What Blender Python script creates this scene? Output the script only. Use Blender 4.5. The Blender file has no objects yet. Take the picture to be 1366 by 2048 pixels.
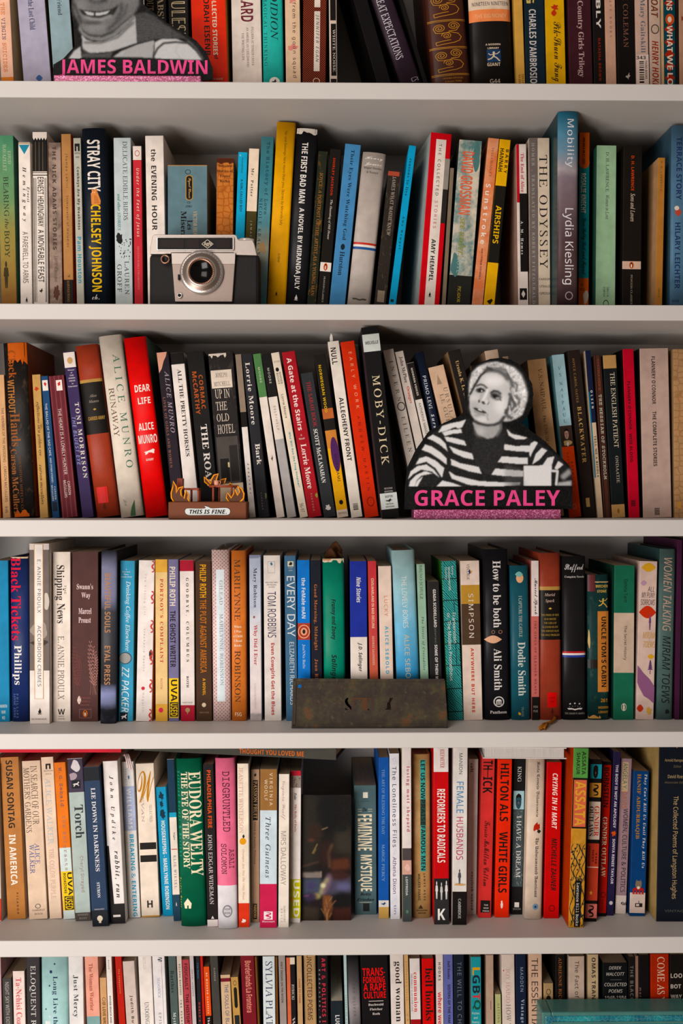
import bpy, bmesh, math, random, os
import numpy as np
from mathutils import Vector, Matrix

C = bpy.context.scene
COL = C.collection
# ---------------------------------------------------------------- camera
W, H_IMG, F, D, HOR, YAW, ZC = 1366, 2048, 2219.0, 1.25, 975.0, 0.0145, 1.2
cd = bpy.data.cameras.new('camera')
cam = bpy.data.objects.new('camera', cd)
COL.objects.link(cam)
cam.location = (0, -D, ZC)
cam.rotation_euler = (math.pi / 2, 0, -YAW)
cd.sensor_fit = 'VERTICAL'
cd.sensor_height = 36.0
cd.lens = F / H_IMG * 36.0
cd.shift_y = -(H_IMG / 2 - HOR) / H_IMG
cd.clip_start = 0.05
C.camera = cam
# ---------------------------------------------------------------- light
C.view_settings.view_transform = 'Standard'
C.view_settings.look = 'None'
C.view_settings.gamma = 1.0
C.view_settings.use_curve_mapping = False
C.view_settings.exposure = -0.1
wd = bpy.data.worlds.new('room_light')
C.world = wd
wd.use_nodes = True
wd.node_tree.nodes['Background'].inputs[0].default_value = (1.0, 0.80, 0.68, 1)
wd.node_tree.nodes['Background'].inputs[1].default_value = 0.15


def area(name, loc, aim, size, sy, power, col):
    l = bpy.data.lights.new(name, 'AREA')
    l.shape = 'RECTANGLE'
    l.size, l.size_y, l.energy, l.color = size, sy, power, col
    o = bpy.data.objects.new(name, l)
    COL.objects.link(o)
    o.location = loc
    o.rotation_euler = (Vector(aim) - Vector(loc)).to_track_quat('-Z', 'Y').to_euler()
    return o


area('window_light', (-0.92, -1.5, 0.62), (-0.05, 0.1, 1.05), 1.0, 1.0, 41.0, (1.0, 0.945, 0.905))
area('ceiling_light', (-0.9, -1.6, 2.25), (0.0, 0.1, 1.0), 1.0, 1.0, 23.0, (1.0, 0.90, 0.83))


# ---------------------------------------------------------------- mapping and small helpers
def ray(px, py):
    a, b = (px - W / 2) / F, (HOR - py) / F
    c, s = math.cos(YAW), math.sin(YAW)
    return Vector((a * c + s, -a * s + c, b))


def at(px, py, y):
    d = ray(px, py)
    t = (y + D) / d.y
    return Vector((d.x * t, y, ZC + d.z * t))


def px_scale(y):
    return (y + D) / F


def hex2(h):
    v = [int(h[i:i + 2], 16) / 255 for i in (0, 2, 4)]
    v = [x / 12.92 if x <= 0.04045 else ((x + 0.055) / 1.055) ** 2.4 for x in v]
    g = 0.3 * v[0] + 0.55 * v[1] + 0.15 * v[2]
    return [max(0.0, g + (x - g) * 1.12) for x in v]


KCOL = 0.86


def lin(h):
    return tuple(min(0.8, x * KCOL) for x in hex2(h)) + (1.0,)


def link(name, me, parent=None, mats=()):
    o = bpy.data.objects.new(name, me)
    COL.objects.link(o)
    for m in mats:
        me.materials.append(m)
    if parent:
        o.parent = parent
    return o


def empty(name, loc, label=None, cat=None, group=None, rot=(0, 0, 0)):
    o = bpy.data.objects.new(name, None)
    o.empty_display_size = 0.02
    COL.objects.link(o)
    o.location = loc
    o.rotation_euler = rot
    if label:
        o['label'] = label
    if cat:
        o['category'] = cat
    if group:
        o['group'] = group
    return o


def bm_obj(name, bm, parent, mats, smooth=False):
    me = bpy.data.meshes.new(name)
    bm.normal_update()
    bm.to_mesh(me)
    bm.free()
    if smooth:
        for p in me.polygons:
            p.use_smooth = True
    return link(name, me, parent, mats)


def add_box(bm, x0, x1, y0, y1, z0, z1, mi=0, bev=0.0):
    vs = [bm.verts.new(v) for v in ((x0, y0, z0), (x1, y0, z0), (x1, y1, z0), (x0, y1, z0),
                                    (x0, y0, z1), (x1, y0, z1), (x1, y1, z1), (x0, y1, z1))]
    fs = []
    for q in ((0, 1, 5, 4), (1, 2, 6, 5), (2, 3, 7, 6), (3, 0, 4, 7), (4, 5, 6, 7), (3, 2, 1, 0)):
        f = bm.faces.new([vs[i] for i in q])
        f.material_index = mi
        fs.append(f)
    if bev:
        es = list({e for f in fs for e in f.edges})
        bmesh.ops.bevel(bm, geom=es, offset=bev, segments=2, affect='EDGES', profile=0.5, material=mi)
    return vs


def add_prism(bm, pts, y0, y1, mi=0):
    """pts: (x, z) outline; extruded from y0 (front) to y1 (back)."""
    a = [bm.verts.new((x, y0, z)) for x, z in pts]
    b = [bm.verts.new((x, y1, z)) for x, z in pts]
    f1 = bm.faces.new(a)
    f2 = bm.faces.new(b[::-1])
    f1.material_index = f2.material_index = mi
    n = len(pts)
    for i in range(n):
        f = bm.faces.new((a[(i + 1) % n], a[i], b[i], b[(i + 1) % n]))
        f.material_index = mi
    bmesh.ops.recalc_face_normals(bm, faces=bm.faces[:])


def add_lathe(bm, prof, cx, cz, mi=None, n=48, axis='Y', base=0.0):
    """prof: list of (radius, depth) ; axis Y (depth = y) or Z (depth = z, cx, cz -> cx, cy)."""
    rings = []
    for r, d in prof:
        ring = []
        for k in range(n):
            t = 2 * math.pi * k / n
            if axis == 'Y':
                p = (cx + r * math.cos(t), d, cz + r * math.sin(t))
            else:
                p = (cx + r * math.cos(t), cz + r * math.sin(t), d)
            ring.append(bm.verts.new(p))
        rings.append(ring)
    for i in range(len(rings) - 1):
        for k in range(n):
            f = bm.faces.new((rings[i][k], rings[i][(k + 1) % n], rings[i + 1][(k + 1) % n], rings[i + 1][k]))
            f.smooth = True
            if mi:
                f.material_index = mi[i]
    for ring, m in ((rings[0], 0), (rings[-1], -1)):
        if (prof[0] if m == 0 else prof[-1])[0] > 1e-6:
            f = bm.faces.new(ring)
            if mi:
                f.material_index = mi[m]
    bmesh.ops.recalc_face_normals(bm, faces=bm.faces[:])


# ---------------------------------------------------------------- materials
MATS = {}


def new_mat(name):
    m = bpy.data.materials.new(name)
    m.use_nodes = True
    nt = m.node_tree
    return m, nt, nt.nodes['Principled BSDF']


def node(nt, t, **kw):
    n = nt.nodes.new(t)
    for k, v in kw.items():
        if isinstance(k, str) and k.startswith('i_'):
            n.inputs[k[2:]].default_value = v
        else:
            setattr(n, k, v)
    return n


def mixc(nt, fac, a, b, blend='MIX'):
    n = nt.nodes.new('ShaderNodeMix')
    n.data_type = 'RGBA'
    n.blend_type = blend
    for s, v in ((n.inputs[0], fac), (n.inputs[6], a), (n.inputs[7], b)):
        if hasattr(v, 'links'):
            nt.links.new(v, s)
        else:
            s.default_value = v
    return n.outputs[2]


def paper(col, rough=0.5, pat=None, c2=None, ramp=None, amount=0.16):
    key = (col, rough, pat, c2, str(ramp))
    if key in MATS:
        return MATS[key]
    m, nt, bs = new_mat('printed_paper')
    tc = node(nt, 'ShaderNodeTexCoord')
    ob = tc.outputs['Object']
    nz = node(nt, 'ShaderNodeTexNoise', i_Scale=70.0, i_Detail=4.0)
    nt.links.new(ob, nz.inputs['Vector'])
    mr = node(nt, 'ShaderNodeMapRange')
    mr.inputs[1].default_value, mr.inputs[2].default_value = 0.3, 0.7
    mr.inputs[3].default_value, mr.inputs[4].default_value = 1 - amount, 1 + amount * 0.35
    nt.links.new(nz.outputs[0], mr.inputs[0])
    base = lin(col)
    if ramp:
        sep = node(nt, 'ShaderNodeSeparateXYZ')
        nt.links.new(ob, sep.inputs[0])
        z0, z1 = ramp[-1][0], ramp[0][0]
        n2 = node(nt, 'ShaderNodeTexNoise', i_Scale=45.0, i_Detail=5.0)
        nt.links.new(ob, n2.inputs['Vector'])
        r2 = node(nt, 'ShaderNodeMapRange')
        r2.inputs[3].default_value, r2.inputs[4].default_value = -0.03, 0.03
        nt.links.new(n2.outputs[0], r2.inputs[0])
        r = node(nt, 'ShaderNodeMapRange')
        r.inputs[1].default_value, r.inputs[2].default_value = z1, z0
        nt.links.new(sep.outputs[2], r.inputs[0])
        ad = node(nt, 'ShaderNodeMath', operation='ADD')
        nt.links.new(r.outputs[0], ad.inputs[0])
        nt.links.new(r2.outputs[0], ad.inputs[1])
        cr = node(nt, 'ShaderNodeValToRGB')
        el = cr.color_ramp.elements
        while len(el) < len(ramp):
            el.new(0.5)
        for e, (z, c) in zip(el, ramp):
            e.position = (z - z1) / (z0 - z1)
        for e, (z, c) in zip(el, ramp):
            e.color = lin(c)
        nt.links.new(ad.outputs[0], cr.inputs[0])
        base = cr.outputs[0]
    if pat:
        fac = None
        if pat in ('cloud', 'worn'):
            mp = node(nt, 'ShaderNodeMapping')
            mp.inputs['Scale'].default_value = (1, 1, 0.5) if pat == 'worn' else (1, 1, 1)
            nt.links.new(ob, mp.inputs[0])
            t = node(nt, 'ShaderNodeTexNoise', i_Scale=(160.0 if pat == 'worn' else 42.0), i_Detail=6.0, i_Roughness=0.65)
            nt.links.new(mp.outputs[0], t.inputs['Vector'])
            q = node(nt, 'ShaderNodeMapRange')
            lo, hi = (0.55, 0.72) if pat == 'worn' else (0.42, 0.6)
            q.inputs[1].default_value, q.inputs[2].default_value = lo, hi
            nt.links.new(t.outputs[0], q.inputs[0])
            fac = q.outputs[0]
        elif pat in ('rib', 'vstripe', 'hatch'):
            mp = node(nt, 'ShaderNodeMapping')
            mp.inputs['Rotation'].default_value = (0, 0.7 if pat == 'hatch' else 0, 0)
            nt.links.new(ob, mp.inputs[0])
            t = node(nt, 'ShaderNodeTexWave', wave_type='BANDS', bands_direction='X')
            t.inputs['Scale'].default_value = {'rib': 230.0, 'vstripe': 60.0, 'hatch': 150.0}[pat]
            t.inputs['Distortion'].default_value = {'rib': 0.0, 'vstripe': 0.3, 'hatch': 6.0}[pat]
            nt.links.new(mp.outputs[0], t.inputs['Vector'])
            q = node(nt, 'ShaderNodeMapRange')
            lo, hi = {'rib': (0.2, 0.9), 'vstripe': (0.8, 0.95), 'hatch': (0.55, 0.8)}[pat]
            q.inputs[1].default_value, q.inputs[2].default_value = lo, hi
            nt.links.new(t.outputs[0], q.inputs[0])
            fac = q.outputs[0]
        elif pat in ('dots', 'dots2', 'hex'):
            mp = node(nt, 'ShaderNodeMapping')
            mp.inputs['Scale'].default_value = (1, 0.0001, 1)
            mp.inputs['Rotation'].default_value = (0, 0.785 if pat != 'hex' else 0, 0)
            nt.links.new(ob, mp.inputs[0])
            t = node(nt, 'ShaderNodeTexVoronoi', feature='DISTANCE_TO_EDGE' if pat == 'hex' else 'F1')
            t.inputs['Scale'].default_value = {'dots': 520.0, 'dots2': 330.0, 'hex': 130.0}[pat]
            t.inputs['Randomness'].default_value = 0.45 if pat == 'hex' else 0.0
            nt.links.new(mp.outputs[0], t.inputs['Vector'])
            q = node(nt, 'ShaderNodeMapRange')
            lo, hi = {'dots': (0.4, 0.25), 'dots2': (0.34, 0.2), 'hex': (0.12, 0.06)}[pat]
            q.inputs[1].default_value, q.inputs[2].default_value = lo, hi
            nt.links.new(t.outputs['Distance'], q.inputs[0])
            fac = q.outputs[0]
        base = mixc(nt, fac, base, lin(c2))
    out = mixc(nt, 1.0, base, (1, 1, 1, 1), 'MULTIPLY')
    nt.links.new(mr.outputs[0], nt.nodes[-1].inputs[7])
    nt.links.new(out, bs.inputs['Base Color'])
    bs.inputs['Roughness'].default_value = rough
    bs.inputs['Specular IOR Level'].default_value = 0.13 if rough < 0.45 else 0.08
    MATS[key] = m
    return m


def ink(col):
    key = ('ink', col)
    if key not in MATS:
        m, nt, bs = new_mat('printing_ink')
        tc = node(nt, 'ShaderNodeTexCoord')
        nz = node(nt, 'ShaderNodeTexNoise', i_Scale=400.0, i_Detail=2.0)
        nt.links.new(tc.outputs['Object'], nz.inputs['Vector'])
        c = lin(col)
        nt.links.new(mixc(nt, nz.outputs[0], tuple(x * 0.82 for x in c[:3]) + (1,), c), bs.inputs['Base Color'])
        bs.inputs['Roughness'].default_value = 0.55
        bs.inputs['Specular IOR Level'].default_value = 0.08
        MATS[key] = m
    return MATS[key]


def pages_mat(col):
    key = ('pages', col)
    if key not in MATS:
        m, nt, bs = new_mat('page_edges')
        tc = node(nt, 'ShaderNodeTexCoord')
        mp = node(nt, 'ShaderNodeMapping')
        mp.inputs['Scale'].default_value = (1, 0.02, 0.02)
        nt.links.new(tc.outputs['Object'], mp.inputs[0])
        nz = node(nt, 'ShaderNodeTexNoise', i_Scale=1500.0, i_Detail=2.0)
        nt.links.new(mp.outputs[0], nz.inputs['Vector'])
        c = lin(col)
        nt.links.new(mixc(nt, nz.outputs[0], tuple(x * 0.45 for x in c[:3]) + (1,), c), bs.inputs['Base Color'])
        bs.inputs['Roughness'].default_value = 0.9
        MATS[key] = m
    return MATS[key]


def plain(name, col, rough=0.5, metal=0.0, nscale=60.0, var=0.12, bump=0.0, coat=0.0):
    key = (name, col, rough, metal)
    if key not in MATS:
        m, nt, bs = new_mat(name)
        tc = node(nt, 'ShaderNodeTexCoord')
        nz = node(nt, 'ShaderNodeTexNoise', i_Scale=nscale, i_Detail=4.0)
        nt.links.new(tc.outputs['Object'], nz.inputs['Vector'])
        c = lin(col)
        nt.links.new(mixc(nt, nz.outputs[0], tuple(x * (1 - var) for x in c[:3]) + (1,), c), bs.inputs['Base Color'])
        bs.inputs['Roughness'].default_value = rough
        bs.inputs['Metallic'].default_value = metal
        bs.inputs['Specular IOR Level'].default_value = 0.5 if metal else 0.2
        bs.inputs['Coat Weight'].default_value = coat
        if bump:
            b = node(nt, 'ShaderNodeBump', i_Strength=bump, i_Distance=0.0005)
            nt.links.new(nz.outputs[0], b.inputs['Height'])
            nt.links.new(b.outputs[0], bs.inputs['Normal'])
        MATS[key] = m
    return MATS[key]


# ---------------------------------------------------------------- lettering
try:
    FONT = bpy.data.fonts.load(os.path.join(bpy.utils.system_resource('DATAFILES'), 'fonts', 'NotoSansMath-Regular.woff2'))
except Exception:
    FONT = None
ALPHA = {'s': (0x1d5a0, 0x1d5ba, 0x1d7e2), 'S': (0x1d5d4, 0x1d5ee, 0x1d7ec), 'k': (0x1d608, 0x1d622, 0x1d7e2),
         'K': (0x1d63c, 0x1d656, 0x1d7ec), 'f': (0x1d400, 0x1d41a, 0x1d7ce), 'F': (0x1d434, 0x1d44e, 0x1d7ce),
         'i': (0x1d434, 0x1d44e, 0x1d7ce), 'I': (0x1d468, 0x1d482, 0x1d7ce), 'c': (0x1d4d0, 0x1d4ea, 0x1d7ce),
         'x': (0x1d56c, 0x1d586, 0x1d7ce), 'm': (0x1d670, 0x1d68a, 0x1d7f6), 'd': (0x1d538, 0x1d552, 0x1d7d8)}
TEXTS = []   # queued: (curve object, placement) evaluated together
TREQ = {}


def styled(s, st):
    if st == 'F' and any(ch.islower() for ch in s):
        st = 'f'
    U, L, Dg = ALPHA[st]
    out = ''
    for ch in s:
        if 'A' <= ch <= 'Z':
            out += chr(U + ord(ch) - 65)
        elif 'a' <= ch <= 'z':
            out += '\u210e' if (L == 0x1d44e and ch == 'h') else chr(L + ord(ch) - 97)
        elif ch.isdigit():
            out += chr(Dg + ord(ch) - 48)
        elif ch == '|':
            out += '\n'
        else:
            out += ch
    return out, st


def queue_text(s, st, align='LEFT', gap=1.0):
    key = (s, st, align) if gap == 1.0 else (s, st, align, round(gap, 3))
    if key in TREQ or key in TGEO:
        return key
    body, st2 = styled(s, st)
    cu = bpy.data.curves.new('lettering', 'FONT')
    cu.body = body
    cu.resolution_u = 2
    cu.align_x = align
    cu.space_line = 0.95
    cu.space_character = gap
    if FONT:
        cu.font = FONT
    if st2 == 'F':
        cu.shear = -0.27
    ob = bpy.data.objects.new('lettering', cu)
    COL.objects.link(ob)
    TREQ[key] = ob
    return key


TGEO, TDIM = {}, {}


def eval_texts():
    bpy.context.view_layer.update()
    dg = bpy.context.evaluated_depsgraph_get()
    for k, ob in TREQ.items():
        ev = ob.evaluated_get(dg)
        me = ev.to_mesh()
        n = len(me.vertices)
        co = np.zeros(n * 3)
        me.vertices.foreach_get('co', co)
        co = co.reshape(-1, 3)[:, :2]
        faces = [tuple(p.vertices) for p in me.polygons]
        if n:
            lo, hi = co.min(0), co.max(0)
            TDIM[k] = hi - lo
            co = (co - lo) / np.maximum(hi - lo, 1e-6)
        TGEO[k] = (co, faces)
        ev.to_mesh_clear()
    for ob in TREQ.values():
        cu = ob.data
        bpy.data.objects.remove(ob)
        bpy.data.curves.remove(cu)
    TREQ.clear()


# ---------------------------------------------------------------- emblem outlines in a unit box (x right, y up)
def ell(cx, cy, rx, ry, n=20, a0=0.0, a1=2 * math.pi):
    full = abs(a1 - a0 - 2 * math.pi) < 1e-6
    m = n if full else n + 1
    return [(cx + rx * math.cos(a0 + (a1 - a0) * k / n), cy + ry * math.sin(a0 + (a1 - a0) * k / n)) for k in range(m)]


def stroke(pts, w):
    """a band of width w along pts, as quads"""
    out = []
    for (x0, y0), (x1, y1) in zip(pts, pts[1:]):
        d = math.hypot(x1 - x0, y1 - y0) or 1
        nx, ny = -(y1 - y0) / d * w / 2, (x1 - x0) / d * w / 2
        ex, ey = (x1 - x0) / d * w * 0.2, (y1 - y0) / d * w * 0.2
        out.append([(x0 + nx - ex, y0 + ny - ey), (x0 - nx - ex, y0 - ny - ey), (x1 - nx + ex, y1 - ny + ey), (x1 + nx + ex, y1 + ny + ey)])
    return out


def spiral(cx, cy, r, turns, a0, sgn=1):
    n = int(16 * turns)
    return [(cx + r * (1 - k / n * 0.85) * math.cos(a0 + sgn * 2 * math.pi * turns * k / n),
             cy + 0.8 * r * (1 - k / n * 0.85) * math.sin(a0 + sgn * 2 * math.pi * turns * k / n)) for k in range(n + 1)]


def shape(name, rnd):
    P = []
    add = lambda pts, c=None: P.append((pts, c))
    if name == 'disc':
        add(ell(.5, .5, .5, .5, 28))
    elif name == 'ring':
        for k in range(28):
            a, b = 2 * math.pi * k / 28, 2 * math.pi * (k + 1) / 28
            q = [(.5 + r * math.cos(t), .5 + r * math.sin(t)) for r, t in ((.5, a), (.5, b), (.4, b), (.4, a))]
            add(q)
    elif name == 'capsule':
        add(ell(.5, .88, .5, .12, 10, 0, math.pi) + ell(.5, .12, .5, .12, 10, math.pi, 2 * math.pi))
    elif name == 'tri':
        add([(0, 0), (1, 0), (.5, 1)])
    elif name == 'dtri':
        add([(.5, 0), (1, 1), (0, 1)])
    elif name == 'diamond':
        add([(.5, 0), (1, .5), (.5, 1), (0, .5)])
    elif name == 'flame':
        add([(.5, 1), (.62, .75), (.78, .5), (.8, .3), (.65, .15), (.35, .15), (.2, .3), (.25, .5), (.42, .7)])
        add([(0, .1), (1, .1), (.8, 0), (.2, 0)])
    elif name == 'blade':
        add([(.1, 0), (.9, 0), (.85, .4), (1, 1), (.5, .6), (.25, .3)])
    elif name == 'leaf' or name == 'lens':
        add([(k / 12, .5 + .5 * math.sin(math.pi * k / 12)) for k in range(13)] + [(k / 12, .5 - .45 * math.sin(math.pi * k / 12)) for k in range(11, 0, -1)])
    elif name == 'penguin':
        add(ell(.5, .5, .5, .5, 24))
        add(ell(.5, .45, .24, .36, 16), '1a1512')
        add(ell(.5, .78, .15, .13, 12), '1a1512')
        add(ell(.48, .4, .14, .28, 14), 'efe6da')
    elif name == 'penguin2':
        add([(.5, 1), (.64, .92), (.66, .78), (.82, .5), (.74, .15), (.6, 0), (.4, 0), (.26, .15), (.18, .5), (.34, .78), (.2, .84), (.36, .93)])
    elif name == 'splat':
        n = 18
        add([(.5 + .5 * r * math.cos(2 * math.pi * k / n), .5 + .5 * r * math.sin(2 * math.pi * k / n))
             for k in range(n) for r in [rnd.uniform(.45, 1.0)]])
    elif name == 'blob':
        n = 20
        ph = rnd.uniform(0, 6)
        add([(.5 + .5 * (0.85 + .15 * math.sin(3 * 2 * math.pi * k / n + ph)) * math.cos(2 * math.pi * k / n),
              .5 + .5 * (0.85 + .15 * math.sin(2 * 2 * math.pi * k / n + ph)) * math.sin(2 * math.pi * k / n)) for k in range(n)])
    elif name == 'dotsplat':
        for k in range(40):
            x, y, r = rnd.random(), rnd.random(), rnd.uniform(.015, .05)
            add(ell(x, y, r, r * .8, 7))
    elif name == 'star':
        add([(.5 + (.5 if k % 2 == 0 else .2) * math.sin(math.pi * k / 5), .5 + (.5 if k % 2 == 0 else .2) * math.cos(math.pi * k / 5)) for k in range(10)])
    elif name == 'barcode':
        x = 0
        while x < 1:
            w = rnd.uniform(.03, .09)
            add([(0, x), (1, x), (1, min(1, x + w)), (0, min(1, x + w))])
            x += w + rnd.uniform(.03, .07)
    elif name == 'zig':
        n = 5
        up = []
        for k in range(n):
            up += [(k / n, 1), ((k + .5) / n, .15)]
        add([(0, 0), (1, 0)] + [(1, 1)] + [p for p in up[::-1]])
    elif name in ('torn', 'torn2', 'torn3'):   # hangs from the top edge, ragged below
        n = 12
        bot = [(k / n, (rnd.uniform(0.05, .8) if name == 'torn2' else rnd.uniform(0.0, .35))) for k in range(n + 1)]
        add([(1, 1), (0, 1)] + bot)
    elif name == 'tornp':
        add([(0, 1), (1, 1), (.9, .8), (.6, .55), (.35, .2), (.05, 0)])
    elif name == 'torn3u':
        n = 10
        add([(0, 0), (1, 0)] + [(1 - k / n, rnd.uniform(.3, 1) * (1 - .5 * abs(k / n - .5))) for k in range(n + 1)])
    elif name == 'wedge':
        add([(0, 1), (.45, 1), (1, .02), (1, 0), (0, 0)])
    elif name == 'diag':
        add([(0, 1), (.35, .8), (.7, .65), (1, .45), (1, 0), (.7, .12), (.4, .2), (.15, .4), (0, .55)])
    elif name == 'arcs':
        for q in stroke(ell(.2, .8, .7, .2, 8, -1.5, 1.5), .16) + stroke(ell(.2, .2, .7, .2, 8, -1.5, 1.5), .16):
            add(q)
        add(ell(.3, .5, .28, .12, 8))
    elif name == 'swirl':
        for pts in (spiral(.25, .72, .2, 2.2, 3.14, -1), spiral(.72, .8, .2, 2.2, 0, 1), spiral(.47, .42, .17, 2.0, 3.14, -1),
                    [(.05, .72), (.12, .55), (.3, .52), (.6, .56), (.85, .5), (.95, .36), (.88, .22), (.7, .14), (.4, .1), (.12, .06), (.1, .18), (.35, .22), (.6, .25)],
                    [(.92, .8), (.8, .62), (.55, .6)]):
            for q in stroke(pts, .022):
                add(q)
    elif name == 'vines':
        for j in range(5):
            pts = [(.1 + .2 * j + .12 * math.sin(k * .9 + j * 1.7), k / 14) for k in range(15)]
            for q in stroke(pts, .035):
                add(q)
        for k in range(24):
            x, y = rnd.random(), rnd.random()
            add(ell(x, y, .05, .025, 7))
    elif name == 'fern':
        for j in range(4):
            x0 = .2 + .2 * j
            pts = [(x0 + .1 * math.sin(k * .5 + j), .02 + k * .06 * (1 - .1 * j)) for k in range(14)]
            for q in stroke(pts, .02):
                add(q)
            for (x, y) in pts[3:]:
                add([(x, y), (x - .16, y + .03), (x - .12, y + .045)])
                add([(x, y), (x + .16, y + .03), (x + .12, y + .045)])
    elif name == 'tree':
        add([(.45, 0), (.55, 0), (.53, .5), (.47, .5)])
        for k in range(5):
            y = .3 + .14 * k
            add([(.5 - .45 * (1 - k / 6), y), (.5 + .45 * (1 - k / 6), y), (.5, y + .2)])
    elif name == 'man':
        add(ell(.5, .88, .14, .12, 12))
        add([(.25, .76), (.75, .76), (.85, .45), (.72, .42), (.66, .0), (.54, .0), (.5, .35), (.46, 0), (.34, 0), (.28, .42), (.15, .45)])
    elif name == 'runner':
        add(ell(.5, .84, .09, .09, 10))
        for q in stroke([(.5, .75), (.48, .5)], .14) + stroke([(.48, .5), (.7, .35), (.9, .08)], .1) + stroke([(.48, .5), (.3, .3), (.08, .22)], .1) + \
                stroke([(.5, .7), (.25, .62), (.12, .75)], .07) + stroke([(.5, .7), (.75, .72), (.92, .9)], .07):
            add(q)
    elif name == 'dog':
        add([(0, .55), (.15, .6), (.3, .65), (.6, .68), (.75, .8), (.85, .95), (1, .8), (.86, .66), (.78, .5), (.95, .3), (.88, .2), (.66, .4), (.42, .42),
             (.3, .2), (.1, .1), (.12, .22), (.2, .4), (.08, .48)])
    elif name == 'cat':
        add([(.15, 0), (.95, 0), (.98, .25), (.85, .5), (.62, .6), (.6, .75), (.62, .98), (.5, .88), (.32, .88), (.2, 1), (.2, .75), (.1, .68), (.2, .5), (.18, .2)])
        for k in range(6):
            add(stroke([(.4, .1 + .09 * k), (.85 - .04 * k, .12 + .07 * k)], .025)[0], '8a4a28')
        add(ell(.28, .74, .04, .03, 8), 'f0e6d8')
        add(ell(.46, .74, .04, .03, 8), 'f0e6d8')
    elif name == 'bird':
        add([(0, .45), (.2, .6), (.4, .55), (.55, .75), (.8, 1), (.75, .65), (1, .6), (.8, .45), (.6, .25), (.62, 0), (.5, .2), (.3, .3)])
    elif name == 'house':
        add([(.1, 0), (.4, 0), (.4, .3), (.6, .3), (.6, 0), (.9, 0), (.9, .5), (1, .5), (.5, 1), (0, .5), (.1, .5)])
    elif name == 'book':
        add([(.5, .35), (.25, .55), (0, .5), (.08, .2), (.28, .25), (.5, .08), (.72, .25), (.92, .2), (1, .5), (.75, .55)])
        for k in range(5):
            add(ell(.15 + .175 * k, .75 + .2 * math.sin(math.pi * (k + .5) / 5), .02, .04, 6))
    elif name == 'arch':
        add(ell(.5, .6, .5, .4, 12, 0, math.pi))
        for k in range(4):
            add([(.02 + .26 * k, .1), (.16 + .26 * k, .1), (.16 + .26 * k, .58), (.02 + .26 * k, .58)])
        add([(0, 0), (1, 0), (1, .08), (0, .08)])
    elif name == 'face':
        add(ell(.5, .45, .34, .44, 18))
        add([(.14, .55), (.2, .85), (.5, 1), (.8, .88), (.86, .55), (.76, .7), (.5, .76), (.25, .7)], '15110f')
        for x in (.36, .64):
            add(ell(x, .52, .07, .04, 8), '1a1310')
        add(stroke([(.4, .24), (.6, .24)], .04)[0], '4a241c')
        add([(.46, .48), (.54, .48), (.58, .34), (.42, .34)], '7a5848')
    return P


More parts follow.
